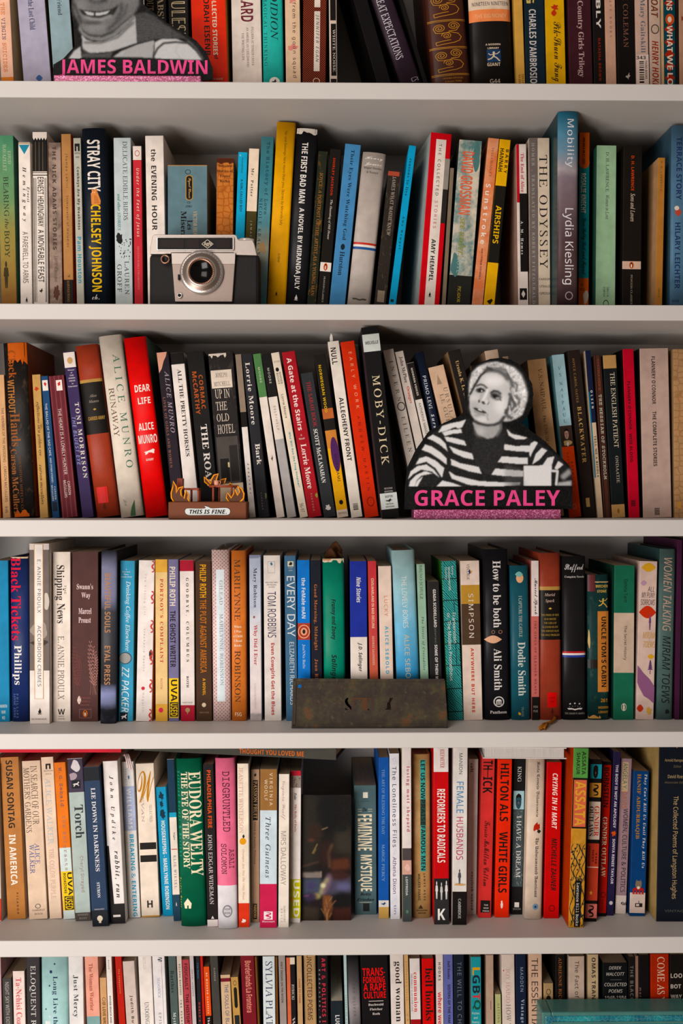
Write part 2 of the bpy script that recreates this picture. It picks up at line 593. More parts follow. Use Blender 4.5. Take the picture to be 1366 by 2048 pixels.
DATA = r'''
#row 0
@ 0 0 3.794
B -22 0 8 600 95 e8b9a0|Y=-165 side=e8dccf|peach book with orange and navy spaced lettering
T m d0702a 20 110 25 55 THE
T m 3a3f55 135 300 25 55 VIRGIN
T m d0702a 325 545 25 55 SUICIDES
N d07a34 585 640
B 130 0 178 600 208 aaa5b8|Y=-165 side=b9a78a|lavender grey book with navy serif lettering
T f 3a3f5c -20 225 38 58 f the Lost Child
E leaf 3a5a8a 570 620 45 70
B 365 0 408 600 160 8fa5ab|Y=-165 side=1a1a1a|pale blue book with short navy lettering
T f 3a4652 -40 115 42 62 r Friend
B 545 0 578 600 48 1a1513|Y=-130 side=b08a5a|narrow black book behind the portrait's shoulder
B 1095 0 1110 600 165 171312|Y=-150|black book with two lines of cream serif capitals
T f d8c3a0 -20 160 55 88 ABS',
T f d8c3a0 -20 80 10 42 OUT
@ 340 0 3.794
B -15 0 5 600 150 171413|Y=-150|black book with large outlined cream capitals
T d d0bd98 -70 260 15 85 OULES'
B 158 0 178 600 262 dc3c1e|Y=-165 side=d8b56a|wide orange red book with black and cream lettering
T S 2a1a18 -60 420 36 52 BORAH EISENB
T S e8d8c0 -60 420 60 73 COLLECTED STORIES
T S 2a1a18 414 452 62 73 of
H s e8d8c0 594 608 55 85 PICADOR
B 465 0 476 600 222 ddd0c5|Y=-165|wide white book with tall maroon condensed lettering
T S 6b2a35 -110 165 32 74 ILLARD
T F 6b5a58 205 500 66 74 PILGRIM AT TINKER CREEK
T F 6b5a58 205 508 49 57 AN AMERICAN CHILDHOOD
T F 6b5a58 250 460 33 41 THE WRITING LIFE
B 700 0 708 600 152 3aaca0|Y=-165 r|turquoise book with black italic lettering and white circle
T i 14282a -60 305 40 76 DIDION
T F 14403f -110 500 6 22 OF MAGICAL THINKING
E disc e0dcd2 585 655 30 82
E bird 1a1a1a 598 640 42 68
B 872 0 880 600 112 dcbd9f|Y=-165|cream book with pink splotches and black plain lettering
E splat d88a80 -40 30 5 95
E splat d88a80 330 385 5 95
T s 2a2220 -90 590 42 74 isit from the goon squad
B 1012 0 1005 600 186 1a100e|Y=-165 pat=dots c2=a8442c|black book dotted with red and a white name strip
P d8ccc0 85 540 48 73
P d8ccc0 -30 55 48 73
T k 2a2020 110 470 53 69 JENNIFER EGAN
E ring d8c0a8 592 640 45 75
B 1200 0 1206 600 106 cdbbae|Y=-165|cream bordered black book with framed white title
P 15110f -120 155 15 90
P 15110f 180 575 22 90
P 15110f 598 640 15 90
T F d8ccc0 222 545 45 78 WHITE NOISE
@ 680 0 3.794
B 20 0 190 600 200 0d0b0b|Y=-120 side=0d0b0b|plain black book tilted over an empty gap
B 226 0 432 600 192 2c2029|Y=-150 h side=151214|dark plum book tilted steeply with white serif title
T F dcd3dc -70 440 18 55 GREAT EXPECTATIONS
T s a59aa0 596 625 55 90 CS
B 448 0 625 600 36 100d0d|Y=-140|thin black book tilted against brown scroll patterned book
B 612 0 663 600 328 42221a|Y=-165 h|thick brown book with golden scroll ornaments
E swirl c08a3e -55 140 10 90
E swirl c08a3e 160 352 10 90
E swirl c08a3e 368 556 10 90
N c08a3e -70 -66
N c08a3e 150 154
N c08a3e 160 163
N c08a3e 356 360
N c08a3e 366 369
N c08a3e 560 564
N c08a3e 570 573
H F c08a3e 588 625 28 82 INTERNATIONAL|COLLECTORS
B 976 0 1002 600 316 14110f|Y=-165 h|thick black book with cream and orange bands on top
N dac6af -300 68
N e28858 68 160
H s 2a2a3c 12 40 8 95 NINETEEN NINETEEN
H s f0c49a 104 134 14 90 THE BIG MONEY
H S d8c3ac 330 372 36 72 A MODERN|LIBRARY
P 1f3a5c 376 470 38 72
E runner d8c3ac 385 470 38 72
H S d8c3ac 476 502 38 70 GIANT
H s c8b8a8 600 632 43 68 G44
@ 1006 0 3.794
B 82 0 102 600 66 c79a52|Y=-165|narrow mustard book with tiny black print
T s 1a1410 562 640 62 90 ISBN 0-95
T s 1a1410 565 640 25 50 93.000
B 160 0 172 600 150 13222c|Y=-165|dark teal book with tall grey condensed capitals
T S c9c3bf 70 632 22 58 CHARLES D'AMBROSIO
T S c8b06a -60 25 10 50 G
B 318 0 332 600 146 d0a022|Y=-165 side=b59a6c|yellow book with black handwriting and a red rose
E splat b83a2a 25 90 28 72
E leaf b83a2a 75 125 30 60
T c 241c10 165 620 24 80 Pik-Shuen Fung
B 490 0 506 600 176 38191f|Y=-165|plum book with pale rose serif lettering
T f b99a98 -75 585 36 66 he Country Girls Trilogy
B 678 0 692 600 86 15110f|Y=-165|black book with white letters over dark red ones
T S d8d0c8 -90 215 30 70 UBLY
T S 8c2a1c 290 612 42 64 NATASHA BROWN
B 772 0 784 600 78 bd9680|Y=-165|narrow tan book with tiny dark capitals
T F 4a3830 -40 280 45 65 WAVE BOOKS
B 860 0 870 600 132 120e0d|Y=-165|black book with faint copper capitals and a small bird
T F 7c5444 -40 360 38 66 H COLEMAN
E bird b0a098 550 608 45 75
B 1002 0 1012 600 96 bd9f90|Y=-165|tan book carrying a white price sticker
T f 5a6270 -10 400 30 78 Mary Gaitskill
P d4bfb3 415 640 0 100
H S 1a1614 424 450 2 78 343
E barcode 1a1614 465 630 25 62
T S 5a4a44 460 600 70 88 THIRD-BOOKS
B 1110 0 1117 600 82 b8a090|Y=-165|grey cream book with brown hand drawn capitals
T K 6b3a2a -60 135 15 80 GOAT
E ring 3a302c 185 258 12 88
T K 8a3426 310 660 20 80 HENRY HOKE
B 1197 0 1204 600 20 b89a78|Y=-150|very thin tan book beside red diamond patterned book
B 1222 0 1228 600 86 0f3c46|Y=-165|dark teal book with white letters on red diamonds
E diamond 9c2c1e -20 70 0 90
E disc b8502c 105 190 10 90
E disc d8c8b8 125 170 30 66
E diamond 9c2c1e 180 265 0 90
E diamond 9c2c1e 280 360 0 90
E diamond 9c2c1e 370 460 0 90
E diamond 9c2c1e 460 545 0 90
E diamond 9c2c1e 550 635 0 90
T S d8cbb8 -40 80 20 72 ANS
T S d8cbb8 195 395 22 72 WHAT
T S d8cbb8 415 530 22 72 WE
T S d8cbb8 555 650 22 72 LO
B 1310 0 1316 600 20 1c1411|Y=-150|very thin black book at the row's end
B 1333 0 1338 600 90 a57f69|Y=-165|pinkish tan book closing the topmost row
T f 7a4030 80 200 20 60 Y
#row 1
@ 0 220 3.903
B -18 200 10 1500 120 4f8262|side=3f6a58|green to ochre book with a walking figure
R 200:4f8a68 700:66895e 950:8f8448 1500:8a6030
T F b9c7a5 320 420 62 82 EHUD
T F b9c7a5 270 475 30 52 HAVAZELET
T F 26301f 520 830 30 62 BEARING
T i 26301f 850 930 35 58 the
T F 26301f 940 1150 30 62 BODY
E man 3a3018 1180 1390 12 60
B 142 252 160 1500 92 e6dcd3||white book with teal triangle and black italic name
N b8a890 252 268
E dtri 2f86a0 272 346 5 95
T I 2a2422 445 870 25 64 Hemingway
T I 2a2422 600 720 68 90 Ernest
T s 5c4a45 950 1350 25 70 A FAREWELL TO ARMS
E flame 1a1614 1458 1500 40 65
B 253 172 263 1500 112 e3d9cf||white book with black pinstripes and tall deco lettering
E zig 151211 215 240 0 100
N 151211 235 480
N 151211 487 492
N 151211 505 512
P 151211 530 1500 5 9
P 151211 530 1500 14 17
P 151211 530 1500 22 24
P 151211 530 1500 82 84
P 151211 530 1500 89 92
P 8a7a60 250 475 20 22
P 8a7a60 250 475 45 47
P 8a7a60 250 475 70 72
T s 1a1614 525 910 33 74 ERNEST HEMINGWAY
T s 1a1614 935 1345 33 74 A MOVEABLE FEAST
E bird 2a2422 1390 1432 40 65
B 376 255 389 1500 100 a08b7e|pat=cloud c2=6e5c52|stone textured grey brown book with dark capitals
T S 3a2d28 285 1090 30 60 THE NICK ADAMS STORIES
T F 3a2d28 1140 1345 40 62 ERNEST HEMINGWAY
E splat 5a3a30 1360 1490 20 90
B 476 188 499 1500 76 ab7c4e|side=b8392c|plain tan book with black foot band
N 15110f 1325 1520
T s 2a1c12 340 605 35 64 Jhumpa Lahiri
T s 4a3320 670 1070 35 64 Interpreter of Maladies
E bird 7a5030 1285 1310 40 70
T F a5774a 1332 1500 35 60 MARINER BOOKS
B 572 220 600 1500 57 b0afa2||narrow grey green book with blue name and black tab
P 1a1816 262 322 15 85
P b0afa2 285 322 40 58
H s 3a3632 330 375 15 85 NORTON|BOOK
T S 2e2a28 445 935 28 74 Cowboys Are My Weakness
T S 3a90ac 990 1350 25 78 Pam Houston
B 636 142 662 1500 178 0f1824|h d=.142|navy hardback with white and yellow lettering and cat
T S e8e0d6 232 635 22 78 STRAY CITY
E cat d88a50 610 738 30 78
T S e3b83c 738 1418 22 76 CHELSEY JOHNSON
H c d8d4d0 1440 1480 32 64 ch.
B 886 218 902 1500 134 bcc6c7||pale blue grey book with black blossom drawing
T F 3a4040 245 860 52 78 DELICATE EDIBLE BIRDS
T I 4a8282 655 940 18 36 and other STORIES
E splat 1c1c1c 945 1060 5 50
E dotsplat 1c1c1c 1000 1165 25 95
T F 3a4040 1180 1440 55 80 LAUREN
T F 3a4040 1205 1420 12 38 GROFF
B 1036 282 1050 1500 67 bb343c|side=3a1a12|narrow red book with white top tab
N e0d4ca 282 390
E ring b83a3c 315 362 22 78
T k f0dcd0 455 990 28 74 Under the Feet of Jesus
T F d88a88 1065 1400 40 62 HELENA MARIA VIRAMONTES
B 1133 202 1155 1500 142 e3d9d0|d=.14|white book with widely spaced black capitals above camera
T S 2a2422 305 400 30 58 the
T S 2a2422 435 705 30 58 EVENING
T S 2a2422 745 940 30 58 HOUR
@ 280 220 3.903
B 216 430 218 1500 308 5f7a82|side=7a8e94 d=.11|thick slate blue book with black capsule badge
N b5824a 430 436
E ring 1a1614 465 502 44 58
E capsule b08a4a 508 706 45 64
E capsule 171412 514 700 47 62
T c d0a868 530 690 50 59 Signet Classic
H s 1a1614 715 760 45 61 CE|2082
T F e0c49a 790 1010 64 74 VICTOR HUGO
T f 171412 860 935 49 62 Les
T f 171412 790 1110 33 47 Miserables
B 600 375 588 1500 150 bb733c|pat=hex c2=a35c2c|rust orange book with torn top and stacked serif title
E torn 4a2010 375 425 0 100
H f 3a2012 425 565 3 97 Selected|Stories of|Franz|Kafka
B 758 328 716 1500 82 2aa0c8||bright blue book with small dark capitals
T s 14384a 372 492 38 60 Humanitas
T S 14384a 540 795 36 60 A GIRL CALLED BOY
E star d0e0e0 345 365 15 30
B 852 300 802 1500 80 e6d3bd||cream over olive book with short black title
N 443e1e 790 1520
T f 2a2018 455 675 30 56 Mr. Potter
T s d0c090 865 1250 38 60 JAMAICA KINCAID
B 948 205 888 1500 98 3f6d74||misty blue book with typewriter style lettering
R 205:3f6d74 500:37727e 900:5c8f98 1080:b9b7a0 1250:8cabae 1500:5f97a2
T m 14282c 250 815 40 74 The History of Love
T F 14282c 690 1130 6 32 NICOLE KRAUSS
E splat c8a878 1010 1140 20 80
B 1070 90 992 1500 146 e5a81e|r|yellow book with one thin black line of lettering
T s 4a3810 165 900 42 60 No one belongs here more than you. Stories by Miranda July
T s 4a3810 1120 1190 44 58 Scribner
E flame 241c0c 1412 1450 40 55
@ 520 220 3.903
B 288 138 203 1500 162 17171a|h d=.14|black hardback with worn white top edge
E torn2 d8cfc4 136 195 0 100
T S e8e2dc 255 728 30 60 THE FIRST BAD MAN
T S e8e2dc 765 1400 30 60 A NOVEL BY MIRANDA JULY
E flame e8e2dc 1440 1486 36 58
B 456 320 368 1500 74 1f2418|pat=worn c2=8a6030|narrow scuffed dark green book with brown capitals
T F b0743c 490 1450 32 68 JOYCE: A PORTRAIT OF THE ARTIST AS A YOUNG MAN
B 548 302 445 1500 88 17130f||black book with red name above white penguin band
T S c83c24 375 665 28 54 SHIRLEY JACKSON
T i e0d8cc 700 1010 36 62 The Haunting of Hill House
N e6dcd0 1190 1260
E penguin d0502a 1196 1254 30 66
T F d0c8bc 1300 1500 40 54 PENGUIN CLASSICS
B 666 262 542 1500 124 4a82b0|d=.14|steel blue book with dark serif title and round dot
T f 14283c 310 1015 35 64 Their Eyes Were Watching God
E disc 14202c 1045 1092 36 62
T f 14283c 1105 1290 35 64 Hurston
B 805 322 682 1500 180 b8aea6|h side=1a1818|light grey hardback with red white and blue stripe
H c e6e0da 365 440 12 90 Henry|James
H f 4a423c 445 500 10 88 Major Stories|& Essays
N b83a30 1035 1052
N e0dad2 1052 1070
N 24508c 1070 1090
E book 4a443e 1450 1492 18 82
B 1002 475 893 1500 92 2a2420|pat=worn c2=6a5a48|dark creased book with red corners
N a04a38 478 515
T F b0a598 520 980 42 72 JAMES WHAT MAISIE KNEW
P 8a7c6c 1410 1500 20 80
B 1165 275 1008 1500 56 1c97c2||slim cyan book with black serif lettering
T f 12303c 380 670 28 66 reasons to live
T f 12303c 830 1085 28 66 Amy Hempel
P 14303c 1478 1500 15 60
@ 820 200 3.903
B 165 250 65 1598 166 c8222c|side=a9b3b0 d=.135 yaw=.1|red book with inset white strip and photo edge
P e6dbd0 305 1640 28 76
P 8f8880 450 690 76 100
P 2a2624 690 955 76 100
T s 3a3030 340 745 42 56 THE COLLECTED
T s c8606a 785 1000 42 56 STORIES
T S 2a2424 1085 1415 40 60 AMY HEMPEL
E flame 1a1818 1495 1536 42 58
B 316 530 250 1598 28 7a6c5a||very thin khaki book wedged beside red book
B 387 308 292 1598 178 c9bfae|pat=cloud c2=5c7f7e side=25302e|cloudy cream and teal book with coral lettering
N 23231f 1370 1640
E blob 4f7675 320 560 60 100
E blob 4f7675 1180 1400 0 40
T S d8684a 405 895 18 70 DAVID GROSSMAN
T I 8f8f4c 920 1225 28 62 see under:
T i 8fb0a8 1240 1360 28 62 love
T F c8b04a 1455 1580 40 54 PICADOR
B 612 295 483 1598 86 d47a52|pat=cloud c2=dc9c78 side=7a4636|salmon book with round white title lettering
T F 5a2a1c 370 600 40 60 TESSA HADLEY
T S f0e4d8 655 1125 20 66 Sunstroke
T F 5a2a1c 1160 1400 38 54 and OTHER STORIES
B 702 305 575 1598 86 dda91c||yellow and black banded book with chunky capitals
N 1a1712 670 1270
T S 1f1a10 385 570 64 92 BARRY
T S 1f1a10 380 560 12 48 HANNAH
T S e0b02a 825 1120 24 76 AIRSHIPS
E splat 1f1a10 1545 1600 25 80
B 828 345 846 1598 80 d8ccc4|side=a08376|white book with red stripe and black panel
P b3262c 345 800 0 28
P 15110f 730 1340 26 100
T f b83c44 415 720 42 74 The End of Alice
T f d8d0c8 945 1205 34 58 A. M. Homes
P 15110f 1470 1560 15 85
E diamond d8ccc4 1485 1545 30 70
B 928 297 936 1598 170 cdbda9|d=.14|cream book with large black title beside grey strip
P 6b625e 280 1640 0 42
T F b5aca4 335 1590 13 26 HOMER . TRANSLATED BY ROBERT FITZGERALD
T F 1f1a18 430 1315 49 88 THE ODYSSEY
H s 4a423c 1390 1408 46 98 FARRAR
H s 4a423c 1446 1464 46 98 STRAUS
H s 4a423c 1500 1518 46 98 GIROUX
B 1148 90 1142 1598 168 3a7f9c|h side=1f3a3f d=.142 s=.034|tall book with hazy blue to mauve town picture
R 90:3a85a4 400:6f90a5 540:a89fa2 600:80737b 800:6e5d62 900:5f4f53 1100:4c383b 1300:503d3d 1598:3c2c2e
T s e0dce0 148 525 36 80 Mobility
T s e0dce0 845 1440 24 80 Lydia Kiesling
E ring b0a0a4 1495 1560 38 76
@ 1060 200 4.464
B 441 290 431 1835 93 147b80||slim teal and orange book with cream capitals
N c65e1e 270 560
E disc c65e1e 500 612 0 100
N c65e1e 1590 1900
E blob c8b8a8 1690 1835 40 100
T S 241408 335 575 34 56 ON SALE 06.21.2022
T S d0d4c4 655 1010 18 66 ROSALIE KNECHT
T c 0c1e20 1055 1560 20 74 Vera Kelly Lost and Found
H s 3a1c10 1640 1700 10 60 TIN|HOUSE
B 598 405 586 1835 176 92b190|side=3f6b5a|pale mint book with fine black serif lettering
T F 1f2a22 465 820 46 62 D. H. LAWRENCE
T i 1f2a22 850 1065 46 64 Women in Love
T s 1f2a22 1670 1755 55 66 ISBN 0 14
T s 1f2a22 1670 1755 38 49 018816 6
E ring 1f2a22 1785 1850 38 66
B 836 410 822 1835 168 18130f|side=15110f|black book with red and cream lettering and penguin band
T S c0461e 498 810 42 58 D. H. LAWRENCE
T i d8c4b0 835 1085 40 64 Sons and Lovers
N cfae9a 1440 1510
E penguin c0502a 1446 1504 36 60
T F b8a898 1560 1825 44 54 PENGUIN CLASSICS
B 1146 515 1118 1835 62 a8733c|side=b58d68|slim ochre book with pale wide side cover
T F 3a2210 545 815 38 62 D. H. LAWRENCE
T s 3a2210 1680 1760 40 60 ISBN 0 14
B 1268 225 1252 1835 170 50718a|h side=3a5564 d=.142|slate blue hardback with navy capitals and fish
T S 1f2f58 330 890 26 54 TERRACE STORY
T S 1f2f58 1095 1685 22 50 HILARY LEICHTER
E leaf b04a3a 965 1040 20 55
E disc d8c8b8 945 985 18 42
H S 1f2f58 1785 1805 10 45 ecco
#row 2
@ 0 640 3.903
B -92 420 -46 1530 52 b8622c||orange sliver of book at the row's start
B -28 430 22 1530 60 c89e76||narrow cream book with small dark capitals
T s 3a2a1c 685 1110 42 76 THE MEMBER OF THE WEDDING
T s 3a2a1c 1125 1420 42 76 - CARSON McCULLERS
T s 3a2a1c 1455 1505 35 70 9-95
B 15 180 88 1530 185 1c1a18|h side=8f4320 pat=worn c2=4a3a30 d=.14|black tattered hardback with torn orange top
E torn3 c4602e 178 360 20 100
E torn3u c4602e 1470 1535 10 75
T f 9a4f24 235 455 18 52 Clock
T S a8703f 465 725 10 40 WITHOUT
T f 8f5530 730 985 14 56 Hands
T f 8f5530 1005 1510 8 36 Carson McCullers
T F 7a4a2a 1060 1500 42 53 HOUGHTON MIFFLIN CO.
B 250 428 312 1530 72 b8925a|pat=worn c2=7a5c34|worn golden tan book with small red rooster
E splat b8402c 515 562 15 75
T I 5a4020 640 1060 25 68 reflections in a golden eye
T I 5a4020 1130 1440 25 62 carson mccullers
B 312 440 402 1530 62 1c4169||narrow blue book with white rooster label
P e0d8d0 470 552 12 90
E splat c03028 480 520 25 75
T s d8dce0 650 1060 26 56 THE BALLAD OF THE SAD CAFE
T s d8dce0 1075 1280 30 54 AND OTHER STORIES -
T s d8dce0 1300 1400 58 80 CARSON
T s d8dce0 1290 1410 20 42 McCULLERS
P 0f1c2a 1420 1492 15 80
B 376 440 482 1530 124 5c2027|pat=vstripe c2=7a3a40|maroon pinstriped book with white rooster label
P e8dcd4 470 552 44 82
E splat c03028 480 520 50 76
T s e0d0c8 690 1205 40 60 THE HEART IS A LONELY HUNTER
T s e0d0c8 1260 1365 55 72 CARSON
T s e0d0c8 1250 1385 30 47 McCULLERS
B 491 252 641 1530 90 362950||purple book with white top and gold seal
N e3d9d2 252 370
E disc c8a070 290 342 28 76
H f d8d0d8 385 522 12 92 Winner|of|THE|NOBEL|PRIZE|in|Literature
T f d8cfc0 645 1235 50 86 TONI MORRISON
T k 9aa0cc 755 1130 12 42 THE BLUEST EYE
B 584 205 754 1530 176 a0422e|h pat=rib c2=8a3424|ribbed red cloth hardback with black centre label
N a8834a 462 486
N 17130f 486 888
H I 8a8078 580 645 30 74 Alice|Munro
E diamond b08a4a 688 706 44 60
H S b08a4a 752 780 18 92 CARRIED AWAY
P cc2a1e 1300 1425 14 62
E tree 4a2018 1432 1480 30 50
B 768 130 942 1530 176 d8cdbe|h d=.142|tall cream hardback with green serif lettering
T F 3f6a56 268 1155 52 82 ALICE MUNRO
T F 5a4438 525 905 15 40 RUNAWAY
E blade 3a5a3c 1405 1530 40 70
T c 8a8274 1395 1450 20 35 JA
B 963 145 1136 1530 174 dc2a1f|h side=5a7468 d=.142|bright red hardback with stacked white capitals
H S f0e4da 505 560 22 90 DEAR
H S f0e4da 605 655 30 86 LIFE
H S f0e4da 802 860 18 86 ALICE
H S f0e4da 895 962 10 94 MUNRO
E dog f0e4da 1005 1055 28 78
H f f0e4da 1080 1098 34 68 KNOPF
@ 270 640 3.903
B 168 255 302 1530 92 231b23||dark violet book with peach top corner
E tornp d8a088 252 410 0 85
T i b0a4ae 400 880 50 86 ALICE MUNRO
T F a86f5c 600 1150 14 34 LIVES OF GIRLS AND WOMEN
B 274 260 404 1530 104 e2d9d2||white book with black top and black serif capitals
N 15110f 255 345
T f 2a2422 385 1065 40 70 ALL THE PRETTY HORSES
B 402 255 532 1530 142 171615||black book with rust name and white capitals
T S b0562e 430 695 56 80 CORMAC
T S b0562e 400 735 20 46 McCARTHY
T f e0d8d0 815 1300 38 76 THE ROAD
B 556 258 656 1530 208 23201f|pat=worn c2=4a423c|wide dark book with cream name plate and stacked title
E torn2 d8ccc0 260 300 2 72
P d8cabb 390 530 5 88
H F 3a302a 412 515 14 80 JOSEPH|MITCHELL
H F d8cabb 540 610 15 74 UP IN
H F d8cabb 637 702 15 60 THE
H F d8cabb 730 790 15 64 OLD
H F d8cabb 815 886 15 84 HOTEL
P 4a4440 910 1270 6 92
P 2a2624 980 1260 55 88
P 1c1a18 1080 1260 15 50
E capsule d8c8a0 1110 1150 45 52
N c8b49a 1275 1540
B 782 270 894 1530 48 8a7a6a||slim book with brown top and white lower half
N 15110f 718 835
N e0d8d2 835 1540
T I 2a2422 1115 1355 30 70 Anagrams
B 830 268 962 1530 100 26262a||black book with large white serif name
T f e0d8d0 330 815 24 66 Lorrie Moore
T f e0d8d0 965 1130 36 80 Bark
T F a09a94 1345 1480 40 52 VINTAGE
E splat 6a7a4a 1350 1400 75 98
B 910 268 1094 1530 74 e0d5cb||slim cream book with green top
N 517d4c 262 602
T s d8d8c0 370 490 38 62 MOORE
E bird 6a5a50 1050 1110 35 65
B 986 268 1186 1530 72 aaa6a4||slim book in black cream and grey bands
N 171615 262 600
N e0d5cb 600 930
T s d8d0c8 375 495 38 62 MOORE
T s 8a8480 670 860 40 64 SELF/HELP
B 1062 260 1286 1530 64 e0d3c0||slim cream book with teal lettering
H s 6a5a48 318 332 15 85 FICTION
E disc 1a1614 370 402 20 62
T s 2a2420 405 500 55 78 WARNER
T s 2a2420 412 498 22 45 BOOKS
T s 4a4038 580 765 34 62 Lorrie Moore
T S 38939c 875 1305 36 66 Who Will Run the Frog Hospital?
T s 8a7a60 1430 1500 20 70 96-97
@ 560 640 3.903
B 14 255 222 1530 104 a0242b||red book with rounded white lettering
T S f0e0d8 295 860 28 66 A Gate at the Stairs
H s f0e0d8 890 932 24 66 A|Novel
T f f0e0d8 968 1315 28 70 Lorrie Moore
T F d8a8a0 1350 1490 42 54 VINTAGE
E splat 8a9a4a 1345 1395 75 98
B 162 420 342 1530 96 2d2f31||charcoal book with red and white lettering
T F b8343c 480 835 34 66 THE SARAH BOOK
T f e0dcd8 850 1270 28 62 SCOTT McCLANAHAN
E splat d8d0cc 1432 1492 20 70
B 266 275 446 1530 88 1c1714|side=3a1a48|book in black orange and yellow with purple disc
N b0623a 690 770
N c68244 860 1000
N dba31f 1000 1480
N d8c8b8 1480 1540
E disc 4c255a 915 1185 25 100
T S d8b030 350 720 24 48 NORWEGIAN WOOD
T s 2a1a20 1050 1260 50 74 MURAKAMI
E disc 15110f 1405 1440 35 70
H s 8a7a70 1498 1514 12 88 VINTAGE
B 372 172 556 1530 88 e3dacf|side=cbbba6|cream book with thick black capitals and paper bookmark
T S 241f1c 215 345 15 64 NULL
T S 241f1c 605 1100 32 72 ALLEGHENY FRONT
E barcode 241f1c 1432 1482 28 72
B 472 175 662 1530 110 cc3b27||vermilion book with widely spaced thin capitals
T s e8b090 250 690 48 70 EARLY WORK
T s 6a1c14 750 1330 44 64 ANDREW MARTIN
E ring 8a2418 1380 1456 30 82
B 632 45 797 1530 134 131112|side=2a2a30 d=.135 s=.035|tall black book with grey labels and gold serif title
P c3c8c4 110 245 0 100
H S 1f1f1f 164 188 14 90 MELVILLE
T F d8c9a8 432 1130 32 76 MOBY-DICK
H s c8c0b8 1308 1344 30 78 SECOND|EDITION
P c3c8c4 1350 1475 0 100
H S 1f1f1f 1368 1386 30 74 NORTON
E bird 1f1f1f 1392 1424 28 72
H S 1f1f1f 1430 1462 28 78 CRITICAL|EDITIONS
B 802 240 1080 1530 86 d8cdc3||white book with spaced capitals and brushed ring
T F 2a2422 320 635 38 72 INFERN
E ring 1a1614 642 710 22 96
T F 4a4440 755 1030 38 72 EILEEN
T F 4a4440 1100 1330 38 72 MYLES
B 898 252 1182 1530 66 d8cdc3||white book with black name and red title
T f 2a2422 285 490 30 76 John McPhee
T f c83c2c 520 650 34 78 Oranges
B 990 340 1262 1530 58 d8d0c8||slim book half black and half white
N 1f1a18 335 620
T S d8d0c8 375 590 38 64 MODERN VOICES
T s 3a3430 650 950 34 66 KATHERINE MANSFIELD
B 1060 255 1330 1530 62 141c2e|h|slim navy book with white sans lettering
T s d8dce0 435 690 22 64 PRIMO LEVI
T K d8dce0 735 950 26 66 Survival
B 1158 375 1440 1530 126 cfb096||tan book with grey serif name and arrow mark
E tri a08a74 425 500 30 62
T F 6a6058 530 790 62 86 URSULA
T F 6a6058 575 830 30 54 LE GUIN
@ 780 640 3.595
B 415 228 715 1420 112 211d1a|side=9a7a58|black book with tan lettering behind the portrait
T f c8a878 290 600 40 66 Ursula K. Le Guin
B 570 330 800 1420 72 171412|side=5a4632|black book half hidden behind the portrait's head
B 680 225 885 1420 100 c9ae98|side=8a6e58|pale pink book peeking above the portrait's head
B 810 265 985 1420 56 b59a80||small tan book peeking above the portrait's head
B 905 480 1012 1420 60 1c7f98||teal book glimpsed beside the portrait's neck
B 987 290 1118 1420 136 b48e68|side=4a3a2c|tan book with fine dark serif lettering beside portrait
T F 4a3624 350 655 50 72 V.S. NAIPAUL
T f 5a4630 684 738 48 64 The
T F 5a4630 752 900 48 66 ENIGMA
@ 1040 640 4.19
B 268 295 412 1650 104 9cbcc4|side=6a9aa0|pale blue and orange book with small portrait photo
N 3a2a24 885 1060
N d04a2a 1060 1700
E face b08a78 905 1000 25 75
E blob b89a70 1000 1060 10 90
E blob e0d8d0 1020 1060 42 62
H F 3a6a8a 390 475 36 62 V|S
H F 3a6a8a 520 860 34 60 N|A|I|P|A|U|L
T F 8a2a1c 1110 1260 35 50 FATHER
T F 8a2a1c 1185 1400 60 76 BETWEEN
E ring e08a6a 1540 1586 36 66
B 398 258 534 1650 104 241b17|d=.14|dark brown book with golden serif capitals
T F a07a4a 320 690 32 50 JOYCE CAROL OATES
T f b5935c 725 1195 34 66 BLACKWATER
P b5935c 1490 1565 30 60
B 546 258 652 1650 46 cdb59a||slim book in navy and cream with teal edge
N 141c36 250 860
P 1c6a88 600 1320 0 22
T S d8d0c8 590 740 40 78 OLSEN
T f 2a2018 970 1320 42 80 TELL ME A RIDDLE
B 622 298 708 1650 56 4a2c22|pat=vstripe c2=2a1814|slim striped brown book with typewriter capitals
T F a05438 330 590 34 66 CYNTHIA OZICK
T m c8c8b8 625 1335 28 72 THE MESSIAH OF STOCKHOLM
B 694 298 772 1650 112 14181a||black book with tan bands at head and foot
N b08a5a 290 405
N b08a5a 1545 1700
T F d8ccb0 440 1070 46 80 THE ENGLISH PATIENT
T F b8b09a 1140 1365 50 72 ONDAATJE
E diamond 8a5a30 1575 1625 40 60
B 860 245 912 1650 93 b41d31|side=15110f|crimson book with black condensed capitals
T S 2a0e12 515 920 30 56 FLANNERY O'CONNOR
T S 2a0e12 950 1190 30 56 WISE BLOOD
E barcode 2a0e12 1510 1560 25 65
B 1002 240 1032 1650 242 b39a8f|side=15110f d=.14|wide pinkish grey book with black condensed capitals
T S 2a2220 305 705 40 53 FLANNERY O'CONNOR
T S 2a2220 765 1225 40 53 THE COMPLETE STORIES
E barcode 2a2220 1575 1632 40 58
B 1285 245 1297 1650 112 a88460|pat=hex c2=967250|tan honeycomb patterned book at the row's end
T F b8743c 590 985 30 52 THE STORY OF
P c08a4a 1520 1580 20 50
#row 3
@ 0 1060 4.553
B -75 280 -60 1755 148 1a7ca5||teal blue book with small white lettering at its foot
H S cfe0e4 1590 1725 40 84 WASHINGTON|SQUARE|PRESS
B 92 245 102 1755 158 1c2c5c|h d=.13|navy hardback with fat red and white lettering
E torn2 d0b898 240 262 0 100
T f cc2a40 250 1005 2 60 Black Tickets
T f e0dcd8 1050 1410 8 62 Phillips
T F 6a80b0 1490 1710 14 26 JAYNE ANNE
T F 6a80b0 1490 1710 30 42 PHILLIPS
